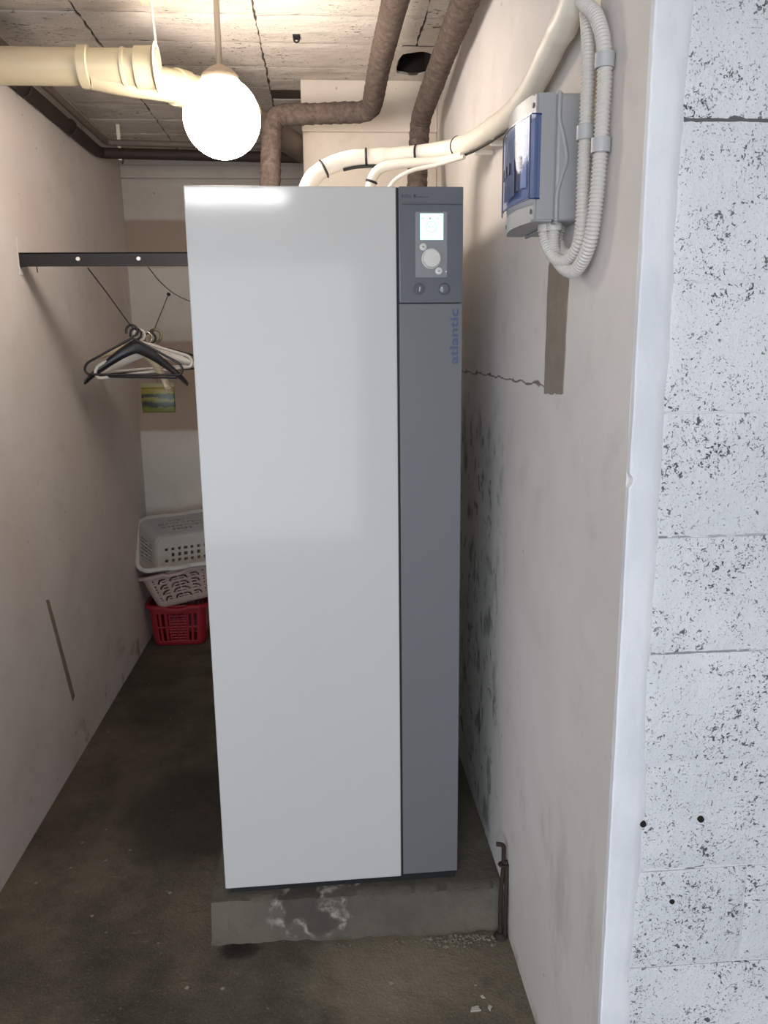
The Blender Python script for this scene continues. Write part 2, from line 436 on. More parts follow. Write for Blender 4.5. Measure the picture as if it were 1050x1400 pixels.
def ceiling_block(x0, x1, y0, y1):
    g = 0.0018
    xs = [x0 + g, x1 - g]; dz = random.uniform(0, 0.004)
    nx = max(2, int((x1 - x0) / 0.025)); ny = max(2, int((y1 - y0) / 0.025)); V = []; Fc = []
    for j in range(ny + 1):
        for i in range(nx + 1):
            e = (i in (0, nx)) * random.uniform(-0.0018, 0.0045); e2 = (j in (0, ny)) * random.uniform(-0.0018, 0.0045)
            x = xs[0] + (xs[1] - xs[0]) * i / nx; y = y0 + g + (y1 - y0 - 2 * g) * j / ny
            V.append((x + (e if i == 0 else -e), y + (e2 if j == 0 else -e2), ZC - dz + 0.0025 * mnoise.noise((x * 9, y * 9, 0)) + (0.0025 if i in (0, nx) or j in (0, ny) else 0)))
    n = len(V); V += [(x, y, ZC + 0.008) for x, y, z in V]
    for j in range(ny):
        for i in range(nx):
            a = j * (nx + 1) + i; Fc.append((a, a + nx + 1, a + nx + 2, a + 1))
    ring = [i for i in range(nx + 1)] + [j * (nx + 1) + nx for j in range(1, ny + 1)] + [ny * (nx + 1) + i for i in range(nx - 1, -1, -1)] + [j * (nx + 1) for j in range(ny - 1, 0, -1)]
    for a, b in zip(ring, ring[1:] + ring[:1]): Fc.append((a, b, b + n, a + n))
    mesh_obj('ceiling_block', V, Fc, M_CEIL, CEIL)
XC = [XL, -1.06, -0.526, 0.0, XR]
yrow = [0.02 + 0.2335 * k for k in range(11)]; yrow[-1] = YB
for k in range(10):
    y0, y1 = yrow[k], yrow[k + 1]
    for i in range(4):
        x0, x1 = XC[i], XC[i + 1]
        if i == 2 and y0 > 1.3:
            if y0 < 1.5: ceiling_block(x0, -0.402, 1.325, 1.45)
            ceiling_block(x0, -0.402, max(y0, 1.57), y1)
            continue
        if i == 3 and y0 > 1.3: continue
        if x0 >= -0.53 and y1 > 1.325: y1c = 1.325
        else: y1c = y1
        if i == 2 and y0 < HY1 and y1c > HY0:      # the blocks broken away round the hole
            ceiling_block(x0, HX0 - 0.01 * random.random(), y0, y1c); continue
        if i == 3 and y0 < HY1 and y1c > HY0:
            ceiling_block(HX1 + 0.01 * random.random(), x1, y0, y1c); continue
        ceiling_block(x0, x1, y0, y1c)
# plain part of the ceiling over the garage
box('ceiling_slab', (XL, YE, ZC - 0.001), (GX, 0.02, ZC + 0.003), M_CEIL, CEIL); box('ceiling_slab', (GL, GY, ZC - 0.001), (GX, YE, ZC + 0.003), M_CEIL, CEIL)

# block wall that faces the photographer, rendered at its corner
o = box('wall_front', (XR + 0.03, YP + 0.0042, 0), (GX, YP + 0.2, ZC + 0.06), M_MORTAR); FRONT = struct(o)
# corner render: irregular inner edge
def corner_render():
    V = []; Fc = []; n = 320
    for k in range(n + 1):
        z = ZC * k / n
        w_ = 0.052 + 0.012 * mnoise.noise((0, z * 3.1, 1)) + 0.005 * mnoise.noise((3, z * 11, 1)) + 0.0015 * mnoise.noise((3, z * 37, 1)) - 0.008 * (z / ZC)
        e = 0.0022 * mnoise.noise((5, z * 9, 0)) + 0.001 * mnoise.noise((5, z * 40, 0)) - (0.006 if abs(z - 1.392) < 0.009 else 0)
        V += [(XR + max(0, -e) * 0.6, YP + 0.012, z), (XR + max(0, -e), YP - 0.0005, z), (XR + 0.003 + max(0, -e), YP - 0.0022, z), (XR + w_ * 0.75, YP - 0.0024, z), (XR + w_, YP - 0.0004, z), (XR + w_ + 0.008, YP + 0.004, z)]
    for k in range(n):
        for i in range(5):
            a = k * 6 + i; Fc.append((a, a + 1, a + 7, a + 6))
    o = mesh_obj('corner_render', V, Fc, M_RENDER, FRONT); return auto_smooth(o, 22)
corner_render()
CZS = [0.0, 0.105, 0.305, 0.508, 0.703, 0.908, 1.105, 1.301, 1.497, 1.69, 1.913, 2.11, 2.31, 2.5, ZC]
def wall_block(x0, x1, z0, z1):
    g = 0.0018 + 0.0006 * (abs(z0 - 1.913) < .01 or abs(z1 - 1.913) < .01); bm = bmesh.new(); nx = max(2, int((x1 - x0) / 0.008)); nz = max(2, int((z1 - z0) / 0.02)); off = random.random() * 50
    dy = random.uniform(-0.002, 0.0015); grid = []
    for j in range(nz + 1):
        row = []
        for i in range(nx + 1):
            x = x0 + g + (x1 - x0 - 2 * g) * i / nx; z = z0 + g + (z1 - z0 - 2 * g) * j / nz
            edge = min(x - x0, x1 - x, z - z0, z1 - z); ex = 0.0035 * max(0, 1 - edge / 0.012)
            if j in (0, nz): z += 0.0009 * mnoise.noise((x * 60, z * 9, off)) + 0.0008 * mnoise.noise((x * 200, z * 9, off))
            row.append(bm.verts.new((x, YP + dy + ex + 0.0018 * mnoise.noise((x * 25 + off, z * 25, off)), z)))
        grid.append(row)
    for j in range(nz):
        for i in range(nx): bm.faces.new((grid[j][i], grid[j][i + 1], grid[j + 1][i + 1], grid[j + 1][i]))
    ring = grid[0] + [r[-1] for r in grid[1:]] + grid[-1][-2::-1] + [r[0] for r in grid[-2:0:-1]]
    back = [bm.verts.new((v.co.x, YP + 0.012, v.co.z)) for v in ring]
    for k in range(len(ring)): bm.faces.new((ring[k], back[k], back[(k + 1) % len(ring)], ring[(k + 1) % len(ring)]))
    o = bm_obj('block', bm, M_BLOCK, FRONT); auto_smooth(o, 50); return o
for k in range(len(CZS) - 1):
    x = XR + 0.046
    first = 0.205 if CZS[k] in (0.508, 1.69) or k % 4 == 3 else 0.41
    xs = [x, x + first]
    while xs[-1] < 1.3: xs.append(xs[-1] + 0.405)
    for a, b in zip(xs, xs[1:]): wall_block(a, b, CZS[k], CZS[k + 1])
# drilled holes in the block wall (short dark plugs set into the face)
for hx, hz, r in ((0.180, 0.797, 0.0042), (0.282, 0.80, 0.0042), (0.241, 0.642, 0.0036)):
    lathe('drill_hole', [(0, -0.0002), (r * 0.55, -0.0002), (r, 0.0016), (r * 1.25, 0.0004), (r * 1.35, -0.004)], M_DARK, FRONT,
          Matrix.Translation((hx, YP - 0.0024, hz)) @ Matrix.Rotation(PI / 2, 4, 'X'), 14)

# cement patches on the plaster
def ragged(pts, n=10, amp=0.003):
    out = []
    for (a, b) in zip(pts, pts[1:] + pts[:1]):
        for k in range(n):
            t = k / n; out.append((a[0] + (b[0] - a[0]) * t + random.uniform(-amp, amp), a[1] + (b[1] - a[1]) * t + random.uniform(-amp, amp)))
    return out
MW = Matrix(((0, 0, 1, 0), (1, 0, 0, 0), (0, 1, 0, 0), (0, 0, 0, 1)))      # local (u, v, d) -> (d, u, v)
part(prism('cement_patch', ragged([(-0.452, 1.508), (-0.318, 1.50), (-0.322, 1.755), (-0.335, 1.775), (-0.463, 1.765)], 9), 0.002, M_CEMENT, WALL_R, Matrix.Translation((XR - 0.0018, 0, 0)) @ MW), 'dark grey cement patch')
part(prism('cement_streak', ragged([(0.808, 0.722), (0.838, 0.715), (1.006, 0.262), (0.974, 0.252)], 10, 0.0015), 0.002, M_CEMENT, WALL_L, Matrix.Translation((XL - 0.0004, 0, 0)) @ MW), 'thin grey cement streak')

# ------------------------------------------------------------------ concrete plinth
def plinth_mat():
    t = NT('plinth_concrete'); p = t.pos()
    a = t.noise(p, 4, 5, 0.6); b = t.noise(p, 22, 5, 0.7)
    col = t.mix(t.ss(a, 0.3, 0.7), lin((78, 74, 65)), lin((98, 93, 81)))
    col = t.mix(t.mul(t.ss(b, 0.5, 0.7), 0.4), col, lin((74, 70, 62)))
    x, z = t.axis(0), t.axis(2)
    rim = t.mul(t.ss(x, -0.56, -0.5), t.ss(x, -0.18, -0.24), t.ss(z, 0.0, 0.02))
    ef = t.mul(rim, t.ss(t.math('ABSOLUTE', t.math('SUBTRACT', t.noise(p, 6.0, 3, 0.6), 0.56)), 0.05, 0.0))
    ef = t.mul(ef, t.ss(t.noise(p, 30, 4, 0.7), 0.42, 0.62))
    col = t.mix(t.mul(ef, 0.6), col, lin((184, 180, 170)))
    wet = t.mul(rim, t.ss(t.noise(p, 6.0, 3, 0.6), 0.57, 0.62))
    col = t.mix(t.mul(wet, 0.55), col, lin((52, 48, 42)))
    return t.done(col, 0.85, t.bump(t.math('ADD', t.math('MULTIPLY', t.noise(p, 70, 4, 0.7), 0.3), t.math('ADD', a, t.math('MULTIPLY', b, 0.6))), 0.7, 0.016))
M_PLINTH = plinth_mat()
bm = bmesh.new(); nx = 80; rows = [(-0.078, 0.0), (-0.064, 0.012), (-0.052, 0.05), (-0.042, 0.088), (-0.034, 0.1), (-0.004, 0.1003), (0.3, 0.1005), (0.78, 0.1)]
G = []
for k, (y, z) in enumerate(rows):
    r = []
    for i in range(nx + 1):
        x = -0.694 + (XR - 0.002 + 0.694) * i / nx
        j = mnoise.noise((x * 7, k * 1.3, 0)) * 0.010 * (k < 5) + mnoise.noise((x * 29, k * 2.3, 4)) * 0.006 * (k < 5)
        r.append(bm.verts.new((x, y + j - 0.018 * (i / nx) * (k < 5), z + (0.005 * mnoise.noise((x * 16, k, 9)) if 0 < k < 5 else 0))))
    G.append(r)
for k in range(len(rows) - 1):
    for i in range(nx): bm.faces.new((G[k][i], G[k][i + 1], G[k + 1][i + 1], G[k + 1][i]))
bb = [bm.verts.new((v.co.x, 0.78, 0)) for v in (G[0][0], G[0][-1])]
bm.faces.new([r[0] for r in G[::-1]] + [bb[0]][::-1]); bm.faces.new([r[-1] for r in G] + [bb[1]]); bm.faces.new(G[-1] + [bb[1], bb[0]])
o = bm_obj('concrete_plinth', bm, M_PLINTH); auto_smooth(o, 60)
tag(o, 'low rough concrete plinth carrying the tall white and grey cabinet', 'plinth')

# ------------------------------------------------------------------ boiler cabinet
M_WHITE = simple('white_enamel', (193, 192, 190), 0.38, var=0.01, vscale=3, spec=0.18)
_b = M_WHITE.node_tree.nodes['Principled BSDF']; _b.inputs['Coat Weight'].default_value = 0.4; _b.inputs['Coat Roughness'].default_value = 0.085
M_GREY = simple('grey_enamel', (107, 108, 112), 0.4, var=0.03, vscale=4, spec=0.3)
M_GREYG = simple('grey_gloss_plastic', (98, 101, 108), 0.16, var=0.02)
M_GREYL = simple('grey_faceplate', (128, 131, 134), 0.3, var=0.02)
M_GAP = simple('black_gap', (16, 17, 22), 0.7, var=0.1)
M_BASEBLK = simple('black_base', (24, 24, 26), 0.6)
M_KNOB = simple('light_knob', (206, 204, 200), 0.35, var=0.04)
M_INK = simple('dark_ink', (44, 48, 56), 0.5)
M_LOGO = simple('blue_grey_logo', (62, 78, 108), 0.4)
W, D, H = 0.657, 0.70, 1.85; DV = 0.158
BO = thing('boiler_cabinet', 'tall white and grey heat pump cabinet with small lit display, on the plinth', 'boiler', (0, 0, 0.1215), (0, 0, 0.0191))
box('body', (-W + 0.004, 0.03, 0.004), (-0.003, D, H - 0.004), M_WHITE, BO, 0.004)
box('seam', (-DV - 0.006, 0.002, 0.006), (-DV + 0.006, 0.035, H - 0.002), M_GAP, BO)
box('front_panel', (-W, 0.0, 0.0), (-DV - 0.0035, 0.032, H), M_WHITE, BO, 0.0035, 3)
side = box('side_panel', (-DV + 0.0015, 0.0, 0.006), (0, 0.032, H - 0.2690), M_GREY, BO, 0.002, 2); part(side, 'grey lower column panel')
cp = box('control_panel', (-DV + 0.0015, -0.003, H - 0.2675), (0, 0.032, H), M_GREYG, BO, 0.003, 3); part(cp, 'glossy grey control panel')
box('base', (-W + 0.012, 0.012, -0.0205), (-0.006, D - 0.02, 0.004), M_BASEBLK, BO)
MF = Matrix(((1, 0, 0, 0), (0, 0, -1, 0), (0, 1, 0, 0), (0, 0, 0, 1)))     # local XY -> cabinet XZ, local Z -> towards the viewer
def onface(x, z, d=0.003): return Matrix.Translation((x, -d, z - 0.1215)) @ MF
def rrect(w_, h_, r, n=5):
    out = []
    for cx, cy, a0 in ((w_ / 2 - r, h_ / 2 - r, 0), (-w_ / 2 + r, h_ / 2 - r, PI / 2), (-w_ / 2 + r, -h_ / 2 + r, PI), (w_ / 2 - r, -h_ / 2 + r, 1.5 * PI)):
        for k in range(n + 1): a = a0 + PI / 2 * k / n; out.append((cx + r * math.cos(a), cy + r * math.sin(a)))
    return out
box('visor', (-DV + 0.010, -0.0095, 1.931 - 0.1215), (-0.004, -0.002, 1.934 - 0.1215), M_GREYG, cp, 0.001)
prism('faceplate', rrect(0.077, 0.150, 0.002), 0.0015, M_GREYL, cp, onface(-0.078, 1.839))
t = NT('lit_screen'); t.done((0.5, 0.75, 0.74), 0.3); t.put(t.b.inputs['Emission Color'], (0.62, 1.0, 0.95, 1)); t.put(t.b.inputs['Emission Strength'], 0.95); M_SCREEN = t.m
scr = prism('screen', rrect(0.056, 0.060, 0.001), 0.0006, M_SCREEN, cp, onface(-0.077, 1.8805, 0.0045)); part(scr, 'lit pale cyan display')
M_ICON = simple('screen_icon', (150, 205, 200), 0.4)
bmv = [Vector((0.0125 * math.cos(a), 0.0125 * math.sin(a), 0)) for a in [2 * PI * k / 28 for k in range(28)]]
tube('screen_icon', [onface(-0.078, 1.880, 0.0051) @ v for v in bmv], 0.0004, M_ICON, cp, 6, closed=True)
for dx, dz, w_, h_ in ((-0.0045, 0.001, 0.004, 0.0016), (0.0035, 0.001, 0.004, 0.0016), (-0.003, 0.019, 0.004, 0.004), (-0.02, 0.019, 0.006, 0.0015), (0.016, 0.019, 0.008, 0.0012)):
    prism('screen_icon', rrect(w_, h_, 0.0004, 2), 0.0002, M_ICON, cp, onface(-0.078 + dx, 1.880 + dz, 0.0051))
kb = lathe('dial_knob', [(0.0235, 0), (0.0235, 0.002), (0.0215, 0.0025), (0.021, 0.010), (0.0195, 0.0115), (0, 0.0118)], M_KNOB, cp, onface(-0.078, 1.807, 0.0045), 36); part(kb, 'round light grey dial')
for x, z in ((-0.098, 1.834), (-0.060, 1.7785)):
    lathe('push_button', [(0.0085, 0), (0.0085, 0.003), (0.0075, 0.0036), (0, 0.0036)], M_KNOB, cp, onface(x, z, 0.0045), 24)
    prism('button_mark', rrect(0.006, 0.0018, 0.0006, 2), 0.0002, M_INK, cp, onface(x, z, 0.0081))
lathe('indicator_light', [(0.002, 0), (0.002, 0.001), (0, 0.0014)], M_KNOB, cp, onface(-0.042, 1.777, 0.0045), 12)
M_RING = simple('dark_grey_ring', (70, 73, 80), 0.35)
for x, z in ((-0.108, 1.737), (-0.046, 1.737)):
    lathe('round_port', [(0.0145, 0), (0.0145, 0.0018), (0.0125, 0.0018), (0.012, 0.0004), (0, 0.0004)], M_RING, cp, onface(x, z), 32)
lathe('port_cap', [(0.0115, 0), (0.0115, 0.0014), (0.0105, 0.002), (0, 0.002)], M_GREYG, cp, onface(-0.046, 1.737, 0.0034), 28)
prism('switch_mark', [(-0.001, -0.006), (0.001, -0.006), (0.0026, 0.004), (0.0006, 0.006)], 0.0015, M_KNOB, cp, onface(-0.107, 1.737, 0.0034))
tx, wd = text_obj('lettering', 'Alféa', 0.016, M_INK, cp, onface(-0.151, 1.9455, 0.0031) @ Matrix.Diagonal((0.78, 0.8, 1, 1)))
prism('emblem', rrect(0.0055, 0.0075, 0.0006, 2), 0.0003, M_INK, cp, onface(-0.1175, 1.950, 0.0031))
for k, (a, b) in enumerate(((-0.113, 0.005), (-0.107, 0.006), (-0.1, 0.004), (-0.095, 0.003), (-0.089, 0.004))):
    prism('emblem', rrect(b * 0.9, 0.0022, 0.0004, 2), 0.0003, M_INK, cp, onface(a + b / 2, 1.9478, 0.0031))
# vertical brand lettering reading upwards
MT = Matrix.Translation((-0.0105, -0.0002, 1.556 - 0.1215)) @ Matrix(((0, -1, 0, 0), (0, 0, -1, 0), (1, 0, 0, 0), (0, 0, 0, 1)))
cu, wd = text_obj('lettering', 'atlantic', 0.0315, M_LOGO, side, Matrix(), bold=0.0007)
cu.data.transform(MT @ Matrix.Diagonal((0.134 / wd, 0.93, 1, 1))); part(cu, 'blue-grey lettering atlantic reading upwards')

# ------------------------------------------------------------------ globe lamp
LX, LY, LZ, LR = -0.612, 0.46, 2.238, 0.108
t = NT('opal_globe'); t.done((0.9, 0.88, 0.84), 0.3); t.put(t.b.inputs['Emission Color'], (1.0, 0.885, 0.775, 1)); t.put(t.b.inputs['Emission Strength'], LAMP_EMIT); M_GLOBE = t.m
M_CREAM = simple('cream_plastic', (222, 206, 178), 0.45, var=0.05)
M_TUBE = simple('grey_metal_tube', (172, 160, 146), 0.35, 0.6)
M_CAP = simple('beige_cap', (150, 132, 112), 0.5)
LA = thing('globe_lamp', 'lit white globe lamp hanging from the ceiling on a thin metal rod', 'lamp', (LX, LY, LZ))
lathe('globe', [(0.0001, -LR)] + [(LR * math.sin(a), -LR * math.cos(a)) for a in [PI * k / 28 for k in range(1, 24)]] + [(0.052, LR * 0.92)], M_GLOBE, LA, None, 48)
lathe('cap', [(0.001, 0.135), (0.016, 0.135), (0.03, 0.128), (0.05, 0.112), (0.0535, 0.1), (0.0535, 0.085), (0.05, 0.085)], M_CAP, LA, None, 36)
tube('rod', [(0, 0, 0.12), (0, 0, ZC - LZ)], 0.0085, M_TUBE, LA, 14)
lathe('ceiling_rose', [(0, 0.32), (0.03, 0.33), (0.038, 0.345), (0.04, ZC - LZ - 0.001)], M_CREAM, LA, None, 24)
# tube light on the garage ceiling behind the photographer, seen only as a reflection in the cabinet
t = NT('tube_diffuser'); t.done((0.9, 0.9, 0.9), 0.4); t.put(t.b.inputs['Emission Color'], (1, 0.97, 0.93, 1)); t.put(t.b.inputs['Emission Strength'], TUBE_EMIT)
TL = thing('ceiling_tube_light', 'white batten tube light on the garage ceiling behind the viewer', 'lamp', (-0.77, -3.4, ZC - 0.001))
box('housing', (-0.34, -0.05, -0.035), (0.34, 0.05, 0), M_WHITE, TL, 0.004)
box('diffuser', (-0.34, -0.04, -0.085), (0.34, 0.04, -0.03), t.m, TL, 0.015, 3)

# ------------------------------------------------------------------ pale drain pipe under the ceiling
M_RUST_SHADE = simple('grey_old_and_shaded_pipe', (112, 100, 92), 0.7, 0.1, var=0.2, vscale=20, bump=0.3)
M_PVC = simple('cream_pvc', (186, 173, 145), 0.35, var=0.06, vscale=6, spec=0.4)
PV = thing('drain_pipe', 'thick cream plastic drain pipe under the ceiling, leading behind the globe lamp', 'pipe')
PY, PZ, PR = 0.585, 2.405, 0.05
tube('pipe', [(XL, PY, PZ), (-0.80, PY, PZ)], PR, M_PVC, PV, 32)
def xcyl(name, x0, x1, r, y=PY, z=PZ, parent=PV): return lathe(name, [(PR * 0.98, 0), (r, 0.002), (r, (x1 - x0) - 0.002), (PR * 0.98, x1 - x0)], M_PVC, parent, Matrix.Translation((x0, y, z)) @ Matrix.Rotation(PI / 2, 4, 'Y'), 32)
xcyl('socket', -1.025, -0.995, 0.0575); xcyl('socket', -0.905, -0.893, 0.0535); xcyl('socket', -0.866, -0.812, 0.057)
BR = [(-0.995, PY + 0.005, PZ - 0.012), (-0.90, PY + 0.03, PZ - 0.022), (-0.79, PY + 0.09, PZ - 0.02), (-0.70, PY + 0.22, PZ - 0.008), (-0.60, PY + 0.42, PZ - 0.004)]
tube('branch', resample(catmull(BR, 12), 0.015), 0.047, M_PVC, PV, 28)
def ring_on(name, a, b, r, L_, parent=PV, mat=None):
    a, b = Vector(a), Vector(b); d = (b - a).normalized()
    return lathe(name, [(r * 0.85, 0), (r, 0.003), (r, L_ - 0.003), (r * 0.85, L_)], mat or M_PVC, parent, Matrix.Translation(a) @ d.to_track_quat('Z', 'Y').to_matrix().to_4x4(), 28)
ring_on('socket', (-0.775, PY + 0.105, PZ - 0.019), (-0.70, PY + 0.22, PZ - 0.008), 0.0535, 0.055)
ring_on('socket', (-0.605, PY + 0.41, PZ - 0.004), (-0.55, PY + 0.52, PZ - 0.008), 0.0535, 0.05)
part(tube('shaded_pipe_length', [(-0.60, PY + 0.42, PZ - 0.004), (-0.385, PY + 0.90, PZ - 0.03)], 0.046, M_RUST_SHADE, PV, 24), 'far length of the drain pipe, greyed to imitate shade')  # end of the branch; its dark grey stands in for shade behind the lamp
# strap hanger
hs = thing('pipe_strap', 'white wire strap hanging the cream drain pipe from the ceiling', 'strap', (-0.805, PY, PZ))
M_STRAP = simple('white_strap', (236, 228, 212), 0.4)
tube('loop', [(0.0, 0.060 * math.cos(a), 0.060 * math.sin(a)) for a in [2 * PI * k / 40 for k in range(40)]], 0.0055, M_STRAP, hs, 8, closed=True, squash=(0.6, 1.6))
tube('wire', [(0, 0.0, 0.06), (-0.004, 0.0, 0.13), (-0.006, 0.0, ZC - PZ - 0.02)], 0.0035, M_STRAP, hs, 8)
box('mount', (-0.04, -0.03, ZC - PZ - 0.022), (0.03, 0.03, ZC - PZ), M_CREAM, hs, 0.004)

# ------------------------------------------------------------------ cloth-wrapped pipes
def wrap_mat():
    t = NT('cloth_wrap'); p = t.pos()
    a = t.noise(p, 48, 5, 0.7); b = t.noise(p, 160, 3)
    col = t.mix(t.ss(a, 0.25, 0.8), lin((76, 66, 60)), lin((112, 99, 91)))
    return t.done(col, 0.95, t.bump(t.math('ADD', a, t.math('MULTIPLY', b, 0.4)), 0.6, 0.006), Specular_IOR_Level=0.15)
M_WRAP = wrap_mat()
def wrapped(name, pts, r, rc, label):
    path = resample(round_path(pts, rc, 10), 0.006); ph = random.random() * 9
    def rf(s, a):
        q = ((s / 0.034 + a / (2 * PI) + 0.25 * mnoise.noise((s * 9, ph, 0))) % 1.0)
        return r * (1 + 0.085 * (1 - q) ** 2 - 0.03 + 0.05 * mnoise.noise((s * 16 + ph, math.cos(a) * 1.3, math.sin(a) * 1.3)))
    return tag(tube(name, path, r, M_WRAP, None, 22, rf), label, 'pipe')
wrapped('wrapped_pipe', [(-0.10, -0.9, 2.515), (-0.128, 0.34, 2.50), (-0.137, 0.77, 2.495), (-0.150, 1.10, 2.43), (-0.505, 1.10, 2.415), (-0.518, 0.98, 2.10), (-0.52, 0.93, 1.70), (-0.52, 0.93, 0.01)], 0.036, 0.055,
        'brown cloth-wrapped heating pipe with two elbows, running left above the cabinet')
wrapped('wrapped_pipe', [(0.056, -0.9, 2.52), (0.058, 0.33, 2.50), (0.052, 0.70, 2.48), (0.030, 1.12, 2.405), (0.004, 1.00, 2.10), (0.0, 0.95, 1.70), (0.0, 0.95, 0.01)], 0.036, 0.07,
        'brown cloth-wrapped heating pipe nearest the right wall, sloping down behind the cabinet')

# old dark pipes round the far ceiling corner
M_RUST = simple('dark_iron', (58, 48, 44), 0.7, 0.3, var=0.3, vscale=20, bump=0.4)
op = thing('old_iron_pipes', 'old dark iron pipe run along the top of the left wall and across the back', 'pipe')
tube('iron_pipe', round_path([(XL + 0.028, -0.5, 2.47), (XL + 0.028, 1.95, 2.475), (-0.42, 1.98, 2.465)], 0.04), 0.024, M_RUST, op, 14)
tube('iron_pipe', round_path([(XL + 0.065, -0.5, 2.515), (XL + 0.065, 1.93, 2.515), (-0.42, 1.95, 2.502)], 0.04), 0.014, M_RUST_SHADE, op, 12)
for y in (1.0, 1.5): tube('pipe_clamp', [(XL, y, 2.47)] + [(XL + 0.028 + 0.03 * math.sin(a), y, 2.47 + 0.03 * math.cos(a)) for a in [PI * k / 10 for k in range(11)]], 0.004, M_RUST, op, 8)
h = thing('pipe_hanger', 'short pale hanger strap at the corner of the old iron pipes', 'hanger', (-1.245, 1.955, 2.475))
box('strap', (-0.008, -0.004, -0.03), (0.008, 0.004, ZC - 2.475), M_STRAP, h, 0.002)
tube('clamp', [(0.0, 0.030 * math.cos(a) + 0.025, 0.030 * math.sin(a) - 0.008) for a in [2 * PI * k / 20 for k in range(20)]], 0.004, M_RUST_SHADE, h, 8, closed=True)
# ------------------------------------------------------------------ white cable sleeves to the wall
M_SLEEVE = simple('white_sleeve', (228, 220, 206), 0.45, var=0.05, vscale=14, bump=0.2, bscale=30)
M_TIE = simple('black_tie', (24, 22, 22), 0.5)
CB = thing('cable_sleeve', 'thick white wrapped cable sleeve arching from the cabinet up the right wall', 'cable')
cpts = [(-0.395, 0.50, 1.973), (-0.375, 0.50, 2.066), (-0.330, 0.50, 2.112), (-0.247, 0.50, 2.140), (-0.119, 0.48, 2.144), (0.001, 0.42, 2.146), (0.060, 0.29, 2.136), (0.088, 0.0, 2.115), (0.092, -0.19, 2.106), (0.091, -0.306, 2.115), (0.09, -0.42, 2.136), (0.09, -0.55, 2.165), (0.09, -0.66, 2.25), (0.09, -0.68, 2.40), (0.09, -0.68, ZC)]
cpath = resample(catmull(cpts, 12), 0.01)
def sleeve_r(s, a): return 0.0245 * (1 + 0.03 * mnoise.noise((s * 9, math.cos(a), math.sin(a))) + 0.10 * max(0, math.sin(s * 23)) ** 16 + 0.05 * (((s * 7.3) % 1.0) - 0.5))
tube('sleeve', cpath, 0.024, M_SLEEVE, CB, 18, sleeve_r)
def tie(path, i, r, parent):
    a, b = path[i], path[min(i + 1, len(path) - 1)]
    return ring_on('cable_tie', a, b, r, 0.007, parent, M_TIE)
for i in (16, 29, 44, 60): tie(cpath, i, 0.0285, CB)
# thin black cable tied under the sleeve
und = [Vector(p) + Vector((0.004, -0.012, -0.026)) for p in cpath[22:110:3]]
tube('black_cable', resample(catmull(und, 4), 0.01), 0.0045, M_TIE, CB, 8)
for i in (70, 84, 97):
    q = cpath[i]; box('wall_clip', (q.x + 0.005, q.y - 0.006, q.z - 0.034), (XR, q.y + 0.006, q.z - 0.022), M_SLEEVE, CB, 0.002)
C2 = thing('thin_cable_sleeve', 'short thin white cable sleeve rising from the cabinet below the thick one', 'cable')
p2 = resample(catmull([(-0.203, 0.47, 1.973), (-0.192, 0.47, 2.066), (-0.168, 0.46, 2.104), (-0.12, 0.445, 2.115), (-0.06, 0.42, 2.115), (0.005, 0.38, 2.112), (0.05, 0.30, 2.108)], 10), 0.008)
tube('sleeve', p2, 0.015, M_SLEEVE, C2, 14, lambda s, a: 0.016 - 0.005 * min(1, s / 0.4)); tie(p2, 12, 0.0185, C2)
p3 = resample(catmull([(-0.148, 0.43, 1.973), (-0.14, 0.43, 2.05), (-0.09, 0.40, 2.085), (-0.02, 0.36, 2.095), (0.05, 0.28, 2.10)], 10), 0.008)
tube('wire', p3, 0.006, M_SLEEVE, C2, 10)

# ------------------------------------------------------------------ breaker box with corrugated conduits
M_BOX = simple('grey_box_plastic', (148, 148, 149), 0.4, var=0.02)
M_COVER = simple('pale_grey_cover', (206, 202, 200), 0.4, var=0.02)
M_SCREW = simple('dark_screw', (70, 70, 74), 0.4, 0.5)
BX = thing('breaker_box', 'grey plastic breaker box with blue see-through door on the right wall', 'electrical box')
Y0, Y1, Z0, Z1 = -0.519, -0.300, 1.818, 2.030
box('back_shell', (0.074, Y0, Z0), (XR, Y1, Z1), M_BOX, BX, 0.006, 3)
def cover_outline(n=14):
    out = [(0.074, Y0), (0.074, Y1)]
    for k in range(n + 1):
        t_ = k / n; y = Y1 + (Y0 - Y1) * t_; out.append((0.038 - 0.016 * math.sin(PI * t_), y))
    return out
co = prism('cover', cover_outline(), Z1 - Z0, M_BOX, BX, Matrix.Translation((0, 0, Z0)), 0.003); auto_smooth(co, 35)
# wavy seam rib on the side towards the viewer and along top and bottom
sx = [(0.079, Z0), (0.079, Z0 + 0.045), (0.086, Z0 + 0.075), (0.094, Z0 + 0.105), (0.086, Z0 + 0.145), (0.079, Z0 + 0.17), (0.079, Z1)]
sr = catmull([(x, Y0 + 0.0032, z) for x, z in sx], 8)
tube('seam_rib', sr, 0.0052, M_BOX, BX, 8)
for z in (Z0, Z1): tube('seam_rib', [(0.079, Y0 + 0.003, z), (0.079, Y1 - 0.003, z)], 0.004, M_BOX, BX, 8)
